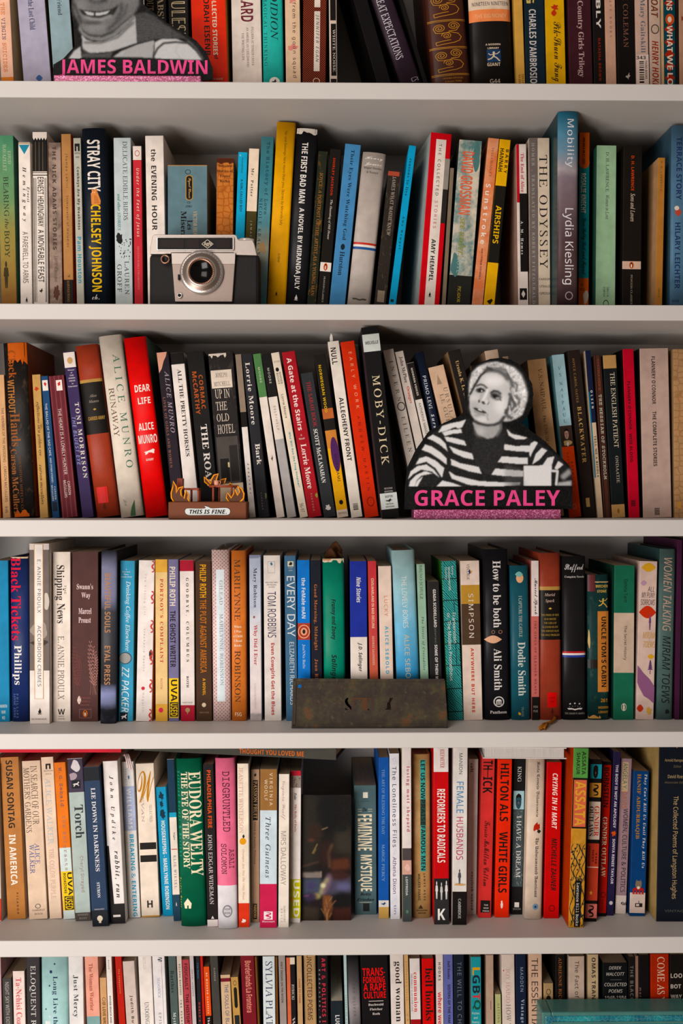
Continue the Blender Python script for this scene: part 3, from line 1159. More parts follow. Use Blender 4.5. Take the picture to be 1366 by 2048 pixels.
B 266 125 272 1765 180 e2d8d0|yb=1765 d=.14|tall book with brown photograph and long white strip
N d0c4bc 128 180
N 6d625d 180 1280
E blob 9c9288 820 1000 0 100
E blob c8bfb4 540 760 72 100
E blob 3f3835 1000 1060 0 100
P b8905c 130 1538 24 70
P e6ddd6 133 1535 27 67
T s 4a403c 270 755 40 58 E. ANNIE PROULX
T s 4a403c 870 1425 40 58 ACCORDION CRIMES
E flame 1a1614 1618 1678 38 62
H s 8a8078 1714 1728 8 84 SCRIBNER
B 480 200 482 1750 160 e2d6cb||cream book with decorative black and grey lettering
T s 5a5048 500 585 64 76 THE
T f 2a2420 320 640 10 66 Shipping
T f 2a2420 670 850 24 68 News
T F 6b625a 965 1545 28 64 E. ANNIE PROULX
H S 3a332e 1630 1680 28 68 W
H s 5a5048 1690 1725 30 66 SIMON &|SCHUSTER
B 656 200 654 1758 238 4d302d||wide maroon brown book with fern drawings and stacked title
H f e0c8c4 490 540 18 80 Swann's
H f e0c8c4 570 630 36 70 Way
H f e0c8c4 712 765 25 74 Marcel
H f e0c8c4 795 846 25 72 Proust
E fern b08078 915 1510 62 100
E fern 7a4844 980 1500 2 36
E leaf e0c8c0 1510 1590 20 36
P a06a60 1630 1712 28 75
P 4d302d 1633 1709 29 74
E penguin d8702c 1640 1702 42 60
H s a0605c 1520 1600 30 70 PENGUIN|CLASSICS|DELUXE
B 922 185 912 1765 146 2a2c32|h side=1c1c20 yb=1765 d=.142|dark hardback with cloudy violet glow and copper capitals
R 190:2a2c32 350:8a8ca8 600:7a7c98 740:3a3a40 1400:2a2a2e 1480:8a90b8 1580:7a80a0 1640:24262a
T S a87c5c 395 935 24 62 BEAUTIFUL SOULS
T S a87c5c 1055 1410 24 62 EYAL PRESS
B 1090 280 1072 1758 138 3f92b4|d=.13|sky blue book with white italic title and grey badge
T i e0e8ea 465 1100 34 74 Drinking Coffee Elsewhere
H f d8e0e0 352 432 5 80 A|New York|Times|Notable Book
E disc 3a4a58 1112 1222 -4 86
E disc 9a9a98 1120 1214 2 80
T k e0e8ea 1245 1660 20 70 ZZ PACKER
P 14181c 1660 1742 12 62
E dog e0e0e0 1672 1730 18 58
@ 270 1060 4.553
B 36 275 8 1750 150 e6ddd8|side=e07a4a|white book with faint grey lettering and red curls
T s a8a0a0 400 775 34 50 The Kissing List
T s a8a0a0 900 1285 34 50 Stephanie Reents
T s a8a0a0 1485 1650 34 50 Hogarth
E disc c03a44 1426 1458 30 52
E arcs c84a44 280 385 78 98
E arcs c84a44 555 670 78 98
E arcs c84a44 820 935 78 98
E splat 3a302c 1080 1200 74 98
E arcs c84a44 1100 1225 78 98
E arcs c84a44 1360 1478 78 98
E arcs c84a44 1630 1740 78 98
B 180 268 182 1728 116 dfc08a||pale yellow book with red title and pink dot
N d8a650 268 385
N d8a650 1585 1740
T f b8343c 445 1210 38 64 PORTNOY'S COMPLAINT
T F b8706a 1350 1450 40 56 ROTH
E disc d8385a 1618 1662 26 62
B 302 268 308 1725 92 716c8e||lavender book with yellow and black shop sticker
T S e0d4c4 335 690 14 70 PHILIP ROTH
T S 1f1a20 735 1250 16 70 THE GHOST WRITER
P e6bf1e 1350 1710 4 96
T S 1a1814 1362 1560 22 84 UVA
P 1a1814 1568 1700 12 92
T S e6bf1e 1578 1692 18 86 USED
B 407 275 417 1728 128 e3d9d3||white book with red head and foot bands
N a02233 275 375
N a02233 1595 1740
T f 1f1a1a 435 1200 40 62 GOODBYE, COLUMBUS
T f 1f1a1a 1330 1435 42 58 ROTH
H s 8a7f7a 1565 1577 12 85 VINTAGE
E disc a88a64 1618 1660 32 66
E dtri a88a64 1650 1682 42 56
B 548 285 558 1728 144 422c1d||brown book with gold and rust condensed capitals
T S dda02e 315 615 28 68 PHILIP ROTH
T S b06a2e 635 1300 28 68 THE PLOT AGAINST AMERICA
T S dda02e 1350 1505 42 60 A NOVEL
E disc d8c4a8 1573 1612 36 62
H s a08a70 1655 1668 20 80 VINTAGE
B 696 182 712 1755 160 dccac6|h pat=dots2 c2=c07a72 d=.14|pink dotted hardback with long pale blue label
P d3dde2 360 1560 24 70
T F 8a8688 460 680 42 62 GILEAD
T F 8a8688 765 1415 42 62 MARILYNNE ROBINSON
B 876 188 882 1755 134 cb753e|h side=c45f28 d=.142|orange hardback with black capitals around small cream lines
T F 3a2a20 268 825 20 60 MARILYNNE
H F f0dcc4 870 1062 12 74 When|I Was|a Child|I Read|Books
T F 3a2a20 1100 1570 20 60 ROBINSON
H s f0dcc4 1662 1694 22 66 FSG
B 1040 228 1050 1745 104 a5aebf||pale blue to pink book with red italic style title
R 228:7a8098 260:7a8098 265:a5aebf 700:b5bccb 950:d8d3d2 1660:dfd0cd 1680:9a9294
T f 2a2838 345 705 28 66 Mary Robison
E disc 8a5a4a 782 804 30 48
T f b83c4a 865 1230 28 66 Why Did I Ever
T F c0b4b0 1400 1630 35 52 COUNTERPOINT
B 1170 232 1182 1728 152 dad2cb||white book with large dark name above red title
P a09c98 285 392 24 68
P dad2cb 289 388 26 66
E splat 3a6a8a 290 325 38 56
H s 6a6864 472 525 10 84 NEW YORK TIMES|BESTSELLING|AUTHOR
T s 3a3550 560 980 22 72 TOM ROBBINS
T S b03438 1030 1685 34 62 Even Cowgirls Get the Blues
@ 540 1060 4.553
B 130 235 148 1725 104 3f6480|d=.14|grey blue book with wide white sans capitals
P d0c8b4 285 332 28 80
E splat 1f2428 288 330 34 74
H s c0c8c8 338 374 34 74 CHAT|WIN
T s d8dce0 420 970 20 88 EVERY DAY
T s d0d4d8 1020 1590 36 76 ELIZABETH RICHARDS
B 246 275 258 1725 116 1c6fbd||bright blue book with red eye emblem
N a03c2c 848 1000
E disc d8a080 862 988 2 98
E disc a03c2c 872 978 10 90
E disc d8a080 890 960 24 76
E disc 2a2018 905 945 38 62
T S d8e0e8 435 805 34 66 the FeMale mAN
T f b0c8e0 1040 1260 36 60 JoaNNa RuSs
B 365 275 382 1725 98 181a26||midnight blue book with copper serif lettering
T f b06c40 495 1095 26 62 Good Morning, Midnight
T f b06c40 1175 1420 26 62 Jean Rhys
B 478 262 496 1725 194 137f66|h d=.125 flap|green hardback with torn top and handwritten title
E torn2 dccbb2 258 308 0 100
E torn2 b08060 258 285 0 40
T K 14201c 630 1000 34 60 Franny and Zooey
T K 14201c 1135 1400 30 62 Salinger
B 726 285 738 1725 154 22308e||deep blue and white book with scripted name
N e0d6cc 975 1740
T K e0dcd8 430 660 38 66 Nine Stories
T K 2a2420 1025 1290 42 70 J.D. Salinger
B 890 285 914 1725 78 bb3b42||narrow red book with small cream condensed capitals
R 285:bb3b42 1000:b84a48 1350:bb6048
T S e8c8a8 440 895 36 66 CIVILWARLAND IN BAD DECLINE
T S d8a890 965 1230 36 62 GEORGE SAUNDERS
B 985 330 1014 1725 118 dcc8ba||cream book with coral word and blue name
T s d07a5a 600 785 40 68 LUCKY
T S 4aa0bc 875 1310 42 68 ALICE SEBOLD
B 1108 188 1170 1725 206 9cc4cc|h d=.14|thick sky gradient hardback with pale lettering
R 188:a8c6c6 500:9cc4cc 900:6fb0cf 1350:3a8fc4 1725:2f7fb8
T s d8e0da 420 890 38 60 THE LOVELY BONES
T s c8b898 950 1440 40 62 ALICE SEBOLD
@ 800 1060 4.553
B 152 312 200 1725 74 8fae98||narrow sage green book with dark serif lettering
T F 2a3a30 320 630 30 64 BRUNO SCHULZ
T I 2a4a44 790 1275 30 66 The Street of Crocodiles
B 247 470 286 1725 108 242323||short black book with white bold capitals
T S e0dcd8 540 885 46 70 GIADA SCODELLARO
T s 7a8a78 890 1030 46 66 (stories)
T S e0dcd8 1045 1420 46 70 SOME OF THEM WILL
B 376 285 444 1755 138 42a09c|pat=hatch c2=16302f side=2f6a2a|teal crosshatched book with white plain lettering
N 14201f 440 448
N 14201f 636 644
N 14201f 828 836
N 14201f 1030 1038
N 14201f 1230 1238
N 14201f 1440 1448
N 14201f 1650 1658
P 14201f 644 828 72 75
P 14201f 1038 1230 70 73
T s dce4e0 330 410 64 78 Mary
T s dce4e0 335 550 42 58 Wollstonecraft
T s dce4e0 335 450 18 36 Shelley
T s dce4e0 755 1030 58 80 Frankenstein
T s dce4e0 755 1370 18 46 or, The Modern Prometheus
B 546 282 578 1745 176 d8c5b8||cream book with mustard and brown cloth bands
N ac843e 500 672
N 4a382a 672 1045
T F 3a302a 310 455 32 46 VINTAGE
E dtri d8a030 370 400 52 62
E splat 1f2a5a 350 410 40 54
T s e0d4c4 580 980 38 64 SIMPSON
T S c0402f 1075 1660 44 60 ANYWHERE BUT HERE
B 756 175 778 1745 224 17161a|h d=.142|thick black hardback with pale hand and white lettering
T f d8d4d0 280 890 38 70 How to be both
E lens d8a88a 960 1035 0 72
E ring b88870 912 945 30 44
E ring b88870 912 945 58 74
T f d8d4d0 1080 1460 38 70 Ali Smith
E ring d8d4d0 1515 1612 34 78
E arch d8d4d0 1540 1590 44 68
H f d8d4d0 1645 1672 20 88 Pantheon
B 1003 325 1022 1730 166 1f515e|h d=.125|dark teal book with peach emblem and cream serif lettering
E disc dca880 395 482 32 72
E leaf 7ab0a8 378 430 26 70
T F c8c8b8 600 975 44 62 I CAPTURE THE CASTLE
T f c8ccc4 1020 1510 36 78 Dodie Smith
E splat d0a040 1655 1690 32 50
T F 8a9a8a 1610 1700 52 64 TWAYNE
B 1196 280 1202 1735 68 b5645e||narrow book in white pink and black bands
N d8ccc8 280 785
N 15110f 1520 1740
T c 2a2424 440 770 25 82 Muriel Spark
T F 2a1a1a 825 1490 36 64 THE GIRLS OF SLENDER MEANS
H s a09890 1600 1660 20 80 PEN|FIVE
@ 1066 1060 4.553
B 55 210 66 1720 196 96402f|h pat=rib c2=7c3426 d=.14 tassel|ribbed brick red hardback with black label and tassel
N a8834a 515 548
N 15110f 548 1000
H I b0988a 575 665 24 74 Muriel|Spark
E diamond c8a050 705 725 42 58
H F b0904c 765 965 6 94 THE PRIME OF MISS|JEAN BRODIE|THE GIRLS OF|SLENDER MEANS|THE DRIVER'S SEAT|THE ONLY PROBLEM
P c82018 1480 1615 34 78
H s 6a1410 1520 1570 42 70 EVERYMAN'S|LIBRARY
E tree 4a1a14 1625 1685 46 66
B 268 240 276 1725 212 191719|h d=.135|thick black hardback with script name and tricolour stripe
H c d8d4d0 310 385 10 92 Stafford
H f b8b4b0 416 440 10 94 Complete Novels
N a82a2a 1105 1122
N d8d0cc 1122 1140
N 2a3a8a 1140 1160
E book d8d0cc 1600 1645 18 84
E star d8d0cc 1572 1592 26 34
E star d8d0cc 1568 1588 46 54
E star d8d0cc 1572 1592 66 74
H F a8a4a0 1662 1678 8 94 THE LIBRARY OF AMERICA
B 500 408 504 1715 190 163433|h pat=worn c2=3a5550 d=.12|worn dark green book with tan title panel
P 5a2022 408 560 0 34
E torn d0b080 470 480 34 100
E blob c8a870 900 1090 0 12
P 1f1a18 1180 1260 0 50
P b8773f 740 1475 46 100
H S c8a85c 500 570 38 98 BEECHER|STOWE
E runner c8a85c 615 712 48 98
T S 1a1410 790 1430 64 88 UNCLE TOM'S CABIN
H S b8843c 1535 1568 60 92 261
H S b8843c 1605 1668 48 98 MODERN|LIBRARY
E torn3u b88a50 1680 1716 0 60
B 742 322 732 1725 186 216049|side=16382c|green book with cream middle band and thin black lettering
N c0aa97 755 1300
T s 14201a 450 660 48 64 Donna Tartt
T s 2a2420 870 1185 46 64 The Secret History
E ring d8ccb8 1578 1648 38 64
E penguin2 d8ccb8 1584 1642 42 60
B 975 283 938 1740 160 ccb3a8|d=.13|pale pink book with coloured doodles and slanted lettering
H k 3a2a34 515 560 48 86 ALL
H k 3a2a34 568 618 14 90 MY PUNY
H k 3a2a34 632 684 10 90 SORROWS
E lens bf3a28 690 810 0 100
E man 6a4a70 760 910 55 75
H k c89a4a 930 988 26 96 MIRIAM
H k c89a4a 1012 1070 30 98 TOEWS
E lens d0a040 300 385 8 90
E lens d0a040 1130 1175 55 95
E tree 5a3a6a 1180 1310 55 90
E leaf b090a8 460 510 5 40
E diag 86587a 1235 1580 0 100
E splat c8a050 1600 1690 55 90
E lens b83a28 1590 1660 0 40
B 1158 172 1125 1740 146 4d625f|h side=2a4345 d=.142|grey green hardback with brushed pink and black capitals
T k b89a88 255 920 26 78 WOMEN TALKING
T k 15181a 965 1580 28 78 MIRIAM TOEWS
E splat 1a1d1d 1625 1685 52 82
B 1318 90 1292 1745 42 3d1a33|d=.142|narrow plum book near the row's end
B 1368 70 1342 1745 90 15100f||black book closing the row below the portrait
#row 4
@ 0 1490 4.553
B -118 180 -92 1575 108 d8ccc0||white book edge with red foot at the row's start
N c8483c 1400 1600
B -5 115 63 1590 172 ac7442|yb=1590 side=c8b09a|broad caramel book with black and white bold capitals
T S 241a14 140 755 28 64 SUSAN SONTAG
T S f0e4d8 815 1275 28 64 IN AMERICA
T S 4a3420 1345 1540 54 64 PICADOR
B 198 148 266 1590 166 d6bda6|yb=1590|beige book with ornate brown and blue capitals
T F 4a3830 190 725 44 80 IN SEARCH OF OUR
T F 4a3830 205 795 6 38 MOTHERS' GARDENS
T F 3f5290 895 1085 48 74 ALICE
T F 3f5290 905 1170 18 44 WALKER
E ring 3a3028 1446 1488 36 66
H s 8a7868 1495 1545 20 88 HARVEST|BOOK
B 372 113 452 1585 112 dcc4ae|yb=1585|pale cream book with faint blue and pink capitals
P 1a1816 170 220 34 76
P dcc4ae 185 222 48 62
T F b0bcc2 300 905 22 66 ALICE WALKER
T F c8a898 945 1400 24 62 THE COLOR PURPLE
H s a09080 228 270 20 90 NORTON|BOOK
B 488 162 578 1588 106 d6742c|yb=1588|orange and pale book with yellow sale sticker
N c8d5d2 935 1600
T m 3a4a5c 205 560 38 66 W. G. Sebald
T m 9a7a70 645 1140 34 70 The Emigrants
P e6bf1e 1150 1505 4 100
T S 1a1814 1160 1370 56 96 UVA
T S 1a1814 1165 1350 22 44 BOOKSTORE
P 1a1814 1375 1500 20 96
T S e6bf1e 1382 1494 26 90 USED
B 610 125 688 1605 140 a8b5b0|yb=1605|grey green book with photo top and dark serif title
N 3d3345 125 430
E blob d8d0d4 130 250 20 85
E blob a898a0 240 330 5 60
P 14141a 320 395 22 78
E dog d0ccc8 330 385 28 72
T f 34383a 545 850 30 86 Torch
T s a88e88 1010 1340 44 70 Cheryl Strayed
N 4a4440 1525 1620
H s a09890 1535 1585 18 84 MARINER|BOOKS
B 756 203 842 1655 148 253852|yb=1655 d=.14|navy book with white slab capitals and bulb emblem
N 161a20 203 325
N 161a20 1505 1670
T f d8d8dc 390 1150 40 66 LIE DOWN IN DARKNESS
T f d8d8dc 1250 1390 42 60 STYRON
E disc d8ccb8 1552 1605 32 66
P d8ccb8 1600 1620 42 56
H s c8c8cc 1488 1500 18 78 VANGUARD
B 935 150 1008 1630 138 e2dcd8|yb=1630 d=.14|white and black book with black italic lettering
N 1c1a1a 1445 1640
E wedge 1c1a1a 915 1445 0 30
T I 2a2626 280 865 34 66 John Updike
T I 2a2626 965 1390 44 80 rabbit, run
P d8d0cc 1545 1565 20 70
B 1100 155 1168 1575 112 e0dedb|yb=1575|white book with lavender panel and blue capitals
N a8b3ce 375 780
T S e0e0e4 395 765 34 70 WILLIAMS
T S 2e9cc2 815 1560 40 74 BREAKING & ENTERING
T F 7a7a78 215 370 26 40 VINTAGE
E splat 2a6a9a 265 325 48 66
@ 270 1490 4.553
B 5 160 60 1570 168 e3d5c5|yb=1570|cream book with big gold initial and two black bars
N 3a2a1c 155 168
H c b8802e 235 525 4 98 W
P 1a1612 888 950 6 96
P 1a1612 1003 1064 6 96
T F a89a8c 470 700 22 36 EVAN
T F a89a8c 545 700 66 80 SELECTED
H S 2a2420 1415 1480 34 64 H
N b88a4a 1552 1570
B 185 385 252 1560 96 2089b0|yb=1560 d=.115|short bright blue book with dark flourish and white capitals
E splat 103040 420 510 15 85
E splat 103040 500 580 25 70
E splat 103040 580 680 15 90
T S e0e4e0 690 1495 34 72 HOUSEKEEPING - MARILYNNE ROBINSON
B 290 130 352 1605 66 e0d4c8|yb=1605 d=.13|narrow navy and cream book beside the green hardback
N 123248 130 615
N 2f94b4 615 658
N 1f3d50 1362 1620
T F 6a6868 795 865 40 70 Night
P b04a44 945 952 10 90
T F 6a6868 1005 1305 34 66 ELIE WIESEL
E flame d0c8c0 1425 1465 36 60
B 372 128 420 1655 232 125c42|yb=1655 h d=.142|thick green hardback with tall cream title lettering
T f ecdfc0 245 1195 46 94 EUDORA WELTY
T f ecdfc0 245 1125 17 43 THE EYE OF THE STORY
T I 44a096 235 1015 1 13 Selected Essays & Reviews
T I d0c060 1205 1480 -1 6 Random House
E house ecdfc0 1395 1488 14 44
B 617 178 660 1655 98 191414|yb=1655|black book with orange title and white foot
T S d85a2c 230 755 34 70 PHILADELPHIA FIRE
T F d8d0cc 815 1450 28 66 JOHN EDGAR WIDEMAN
E tri d8d0cc 1555 1582 36 66
N d8d0cc 1590 1670
B 728 122 756 1675 180 db6f8c|yb=1675 h d=.14|pink hardback with typewriter title and pale grey foot
N d8d5d8 1280 1690
T m 4a1a2a 240 790 34 72 DISGRUNTLED
T m 4a1a2a 950 1125 62 88 ASALI
T m 4a1a2a 900 1175 22 50 SOLOMON
E ring 7a7a80 1458 1570 24 74
H s 6a6a70 1485 1540 34 64 HOUR|BOOK
B 930 170 940 1660 103 e6dac8|yb=1660|cream book with pink lettering red foot and fruit
N cc3e2c 1440 1680
T F cc9a8c 205 800 12 50 JEANETTE WINTERSON
E disc dc9a30 846 908 16 74
E leaf 2a2a20 815 850 40 62
T i d89a80 950 1410 34 60 Oranges Are Not the Only Fruit
E splat f0e4d8 1575 1625 25 70
B 1056 222 1056 1615 76 a8876e|yb=1615|slim tan book with black title strip
P 1a1512 320 685 22 82
T F d8b080 330 670 30 74 PASSION FRUIT
T f 3a2c22 700 1085 34 58 Edited by Jeanette Winterson
P 1a1512 1445 1585 22 72
T S c89a6a 1455 1575 30 64 PANDORA
E splat 1a1512 255 290 30 70
B 1140 220 1136 1665 154 c8d6de|yb=1665|brown pale blue and crimson banded book
N 8f673c 220 595
N bd2e50 1265 1680
T s e8d8c0 255 550 56 74 VIRGINIA
T s e8d8c0 315 505 26 44 WOOLF
T i 3a3f48 655 1210 32 64 Three Guineas
P e8d8dc 1515 1590 24 76
E arcs bd2e50 1525 1580 32 68
H f e8d8dc 1598 1614 14 88 Harcourt
@ 540 1490 4.553
B 82 265 76 1662 96 e2d8cc|yb=1662|cream book with faint script name and thin grey capitals
T c b8a09c 320 680 18 62 Virginia Woolf
T s 9a948e 785 1275 20 70 MRS DALLOWAY
T F 8a847c 1465 1615 50 66 HARCOURT
T F 8a847c 1490 1615 24 38 BRACE
B 186 235 178 1620 98 e3dcd6|yb=1620|white book with red top photo band and yellow sticker
N b82c3a 235 280
N 94887e 280 390
E dotsplat 3a302c 285 385 10 90
T I 2a2426 435 498 35 58 Zola
T f c04a54 540 790 36 58 The Belly of Paris
P bcb83c 1222 1575 6 100
T S e8e4d0 1230 1565 34 90 USED
E splat d8a020 1375 1440 0 40
B 766 368 772 1545 200 4a6064|yb=1545 d=.142|slate teal book with tall cream condensed title
P d8d4c4 430 482 40 62
H s 1f2a2c 488 516 34 70 DELL|LAUREL
P d8ccb0 583 586 16 34
P d8ccb0 583 586 62 82
P d8ccb0 602 605 16 34
P d8ccb0 602 605 62 82
H I 1f2a2c 570 604 38 58 The
T S e8dcc0 630 960 16 80 FEMININE
T S e8dcc0 1000 1330 16 80 MYSTIQUE
H I 14181a 1345 1418 10 88 Betty|Friedan
P d8ccb0 1430 1433 20 78
P 1f2424 1442 1512 38 66
B 990 113 990 1580 94 1f529c|yb=1580|blue book with faint serif title and tan foot
N d8d4d0 1415 1475
N c49e5e 1475 1600
T F 8aa8d0 220 815 30 58 THE ART OF BLESSING THE DAY
T F 8aa8d0 905 1240 30 58 MARGE PIERCY
E bird 1f3a6c 1428 1462 20 75
B 1088 78 1098 1588 88 dcdce2|yb=1588|white book with thin black title and purple name
T s 24222a 195 930 26 72 The Loneliness Files
T s 5a2c5c 1020 1355 26 66 Athena Dixon
E dotsplat c0c4d8 110 175 25 70
E dotsplat c0c4d8 945 1005 25 70
E dotsplat c0c4d8 1370 1420 25 70
T s 6a80b0 1455 1540 35 60 tin
@ 800 1490 4.553
B 18 -40 24 1610 84 e0d8d4|yb=1610 side=b09a78|white book with dusk photograph near its foot
N 4a4244 940 1050
N c8a092 1050 1180
N 414847 1180 1630
E blob e0bcae 1080 1150 20 90
T f bc4a5a 195 790 40 84 losing matt shepard
T S d0d0cc 1200 1370 34 58 LOFFREDA
E disc 5a7a6a 1500 1535 36 66
B 110 85 118 1578 164 b89668|yb=1578 h pat=cloud c2=a88454|kraft brown hardback with black title on teal strip
P 44a096 135 495 44 74
P 2a4a44 495 732 44 74
P 44a096 732 1150 44 74
T S 1a1a16 140 490 47 71 LET US NOW
T s 14181a 498 728 47 71 PRAISE
T S 1a1a16 738 1140 47 71 FAMOUS MEN
T S 4a3a20 1170 1415 58 70 JAMES AGEE
T S 4a3a20 1170 1415 28 42 WALKER EVANS
E tri 3a2c18 1455 1490 30 56
H S 3a2c18 1500 1536 20 80 HOUGHTON|MIFFLIN
B 306 -40 312 1635 136 bc2126|yb=1635 d=.14|red white and black book with crowd photograph band
N e0d8d4 -60 245
N 2a2a2a 1215 1650
P 1f1f1f 1215 1410 0 100
E man e0d8d4 1240 1400 4 30
E man c8c4c0 1250 1410 36 62
E man e0d8d4 1235 1405 68 96
T F c04a4a 40 210 44 70 KIEFMEYER
T S f0e4dc 400 1070 22 76 REFORMERS TO RADICALS
H S f0ece8 1490 1592 24 74 K
B 488 -40 476 1640 130 d8d3ce|yb=1640 d=.135|white book with blue and crimson capitals black foot
N 15110f 1335 1660
T s 3a3838 75 265 40 64 MANION
T s 3f80ae 335 620 24 72 FEMALE
T s b83f60 655 1045 24 72 HUSBANDS
E blob c8a070 1255 1285 2 95
E man 4a4a54 1130 1265 32 64
T F d8d4d0 1400 1580 40 60 CAMBRIDGE
B 626 128 608 1545 88 dfd9d3|yb=1545|white book with small lowercase black serif words
T f 2a2826 165 260 18 50 salt.
T f 2a2826 1155 1500 34 66 nayyirah waheed
B 746 104 710 1575 120 c63c3a|yb=1575|coral red book with stretched black title and scrawl
T S 1a1210 140 225 12 84 TH
P 1a1210 225 295 44 50
T S 1a1210 290 440 12 84 ICK
T c 2a1414 690 1285 32 74 Tressie McMillan Cottom
P 1a1614 1415 1525 16 90
H S c8c0bc 1450 1518 34 84 THE|NEW|PRESS
B 892 130 862 1572 130 dc3a1e|yb=1572|scarlet orange book with heavy black capitals
T S 1f1210 170 695 20 80 HILTON ALS
T S 1f1210 790 1345 20 80 WHITE GIRLS
E penguin2 f0e4d8 1415 1488 34 62
B 1040 125 1012 1545 106 171516|yb=1545|black book with blue tinted portrait photo band
N 9cbcc4 418 585
N 3f4a4c 585 1290
E face 2a4a58 440 585 10 85
E dotsplat 7a8484 600 760 10 95
E dotsplat 7a8484 900 1280 10 95
T F e0dcd8 195 335 34 68 KING
T F e0dcd8 645 1205 34 76 I HAVE A DREAM
P e0dcd8 1432 1476 28 70
H s a8a4a0 1484 1500 15 85 BEACON
B 1162 113 1128 1590 162 d8c6b3|yb=1590 h d=.13|cream hardback with blackletter title and red flower
T x 2a2420 150 655 48 70 Karla Cornejo Villavicencio
E splat b03024 700 795 30 84
E leaf 2a2420 770 805 60 84
T x 2a2420 845 1385 48 72 The Undocumented Americans
E disc 6a8aa0 1445 1500 44 78
E disc 2a3a5a 1462 1484 54 68
@ 1066 1490 4.553
B 127 155 98 1580 138 bc1d1d|yb=1580|red book with slanted white and dark brush capitals
T K f0e0d8 258 765 40 74 CRYING IN H MART
T K 2a1412 850 1325 42 76 MICHELLE ZAUNER
E ring 4a0e0e 1458 1516 32 72
B 372 28 322 1665 138 b47f33|yb=1665 side=a83c22 pat=cloud c2=c8944a d=.142|ochre book with green top and framed pink letters
N 549048 -20 300
N 15130f 300 312
P 15130f 312 760 0 100
P c8664c 318 745 8 92
T S 2a3a20 60 270 56 82 ASSATA
T S 2a3a20 70 270 20 44 SHAKUR
T S d8a048 330 735 18 88 ASSATA
E vines 1f2a2a 900 1240 5 95
E vines 1f2a2a 1200 1650 5 95
P 14120f 1235 1655 36 76
T m d8d4cc 1252 1645 46 66 Lawrence Hill Books
B 520 128 468 1610 110 14110f|yb=1610|black book checkered with teal tan and red panels
P 2f8c9a 175 305 4 100
E face 14110f 180 305 20 80
P b98540 345 475 4 100
E arcs 14110f 360 460 30 80
P c8b5a5 515 860 4 100
P b0402f 895 1415 4 100
P d8c0a8 1108 1116 4 100
P c06a62 1445 1575 4 100
E arcs 14110f 1460 1565 25 75
T f b8402f 555 830 50 92 GENDER
T f 1a1512 560 830 8 46 OUTLAWS
T S 4a1410 975 1085 70 84 THE
T S 4a1410 955 1065 44 58 NEXT
T S 4a1410 920 1100 14 28 GENERATION
E star d8a848 1320 1370 30 60
B 640 150 588 1562 78 ac251f|yb=1562|red book with black top and bold black surname
N 15110f 150 182
N 15110f 1530 1580
T S 1a0f0e 205 565 20 76 BORNSTEIN
T f e0c8a8 655 1200 18 72 GENDER OUTLAW
E ring 4a0e0c 1338 1390 25 85
T F 4a0e0c 1410 1510 40 60 VINTAGE
B 735 60 668 1555 66 241d3f|yb=1555|slim indigo book with white capitals and orange flower
T S d8d0d8 180 755 38 74 THE BODY IS NOT AN APOLOGY
E splat d0562a 776 836 8 90
T S d8d0d8 855 1265 38 74 SONYA RENEE TAYLOR
E disc c8c0c8 1420 1455 30 80
B 805 122 748 1540 103 93797f|yb=1540|mauve book with hand drawn capitals and white foot
P b8a080 155 425 12 70
T s 2f5a52 165 405 20 62 ANGELA Y.
T s b0683c 425 580 20 66 DAVIS
T s 241a1c 580 1340 32 80 WOMEN, CULTURE & POLITICS
N d0c0b8 1370 1560
T s 2a2020 1430 1450 50 60 i
H S 2a2020 1425 1458 62 99 Dark
B 912 235 872 1560 148 123a6c|yb=1560 side=0f2a50|blue book with wolf in red jacket at foot
T I d8d8d8 265 1120 66 88 They Can't Kill Us Until They Kill Us
T f b07a30 265 855 20 48 HANIF ABDURRAQIB
N ccb9ae 1345 1530
E disc 7a6a58 1235 1310 32 72
E tri 7a6a58 1222 1260 32 48
E tri 7a6a58 1222 1260 58 74
E arch b02a24 1295 1358 14 90
E disc d8d0c4 1285 1312 42 62
P 241f1c 1440 1474 34 80
P ccb9ae 1446 1466 40 60
P 241f1c 1418 1440 55 58
B 1150 -40 1122 1610 300 121720|yb=1610 side=a58a5c d=.142|wide blue black book with narrow golden title
H s b09a72 125 160 18 90 Arnold Rampersad
H k 6a604c 182 206 45 70 Editor
H s b09a72 270 302 28 90 David Roessel
H k 6a604c 330 350 18 90 Associate Editor
E dtri b08a4a -10 28 42 66
T s b89f74 465 1400 42 62 The Collected Poems of Langston Hughes
H s 5a5a54 1500 1520 25 92 VINTAGE
#row 5
@ 0 1870 4.553
B -95 205 -82 810 100 c9a5ac||pink patterned book cut by the picture's edge
B 20 395 32 810 84 3c3a38||charcoal book with grey capitals beside pink pattern
T s b0aca8 430 1000 28 70 NIGHT SKY WITH EXIT WOUNDS
B 114 330 125 810 110 e0d0c8||white book with rose coloured author lettering
T f c85a64 390 900 24 72 Ta-Nehisi Coates
B 236 200 244 810 126 312f30|Y=1910|dark grey book with white spaced serif capitals
T F dcd8d4 280 1000 22 68 ELOQUENT RAGE
B 367 200 372 810 246 a2c7c6|Y=1908 h|thick pale aqua book with navy serif title
T f 1f2f50 375 1060 40 62 Long Live the Tribe
T f d8e0e0 735 1000 14 34 Th
E disc 1f2f50 320 350 32 42
E disc 2a3a5a 255 272 48 54
E disc 2a3a5a 455 470 28 34
E disc 2a3a5a 670 684 14 19
B 622 205 632 810 132 d9d7d5|Y=1912|pale grey book with fine dark serif title
T f 3a4048 365 750 24 64 Just Mercy
B 770 205 792 810 124 dc9e8c|Y=1908|salmon pink book with teal lower panel
N 7a9c9a 740 1500
T f a8503c 260 690 28 58 The Woman Warrior
B 906 390 920 810 62 c59a6e||short tan book with bold black ring
E ring 1a1614 568 606 30 78
T S 5a3c24 612 900 30 76 IF LOVE WRITTEN
B 963 205 986 810 52 e0dad4|Y=1912|slim white book with tiny dark title
T s 3a3634 225 310 30 62 Arnold
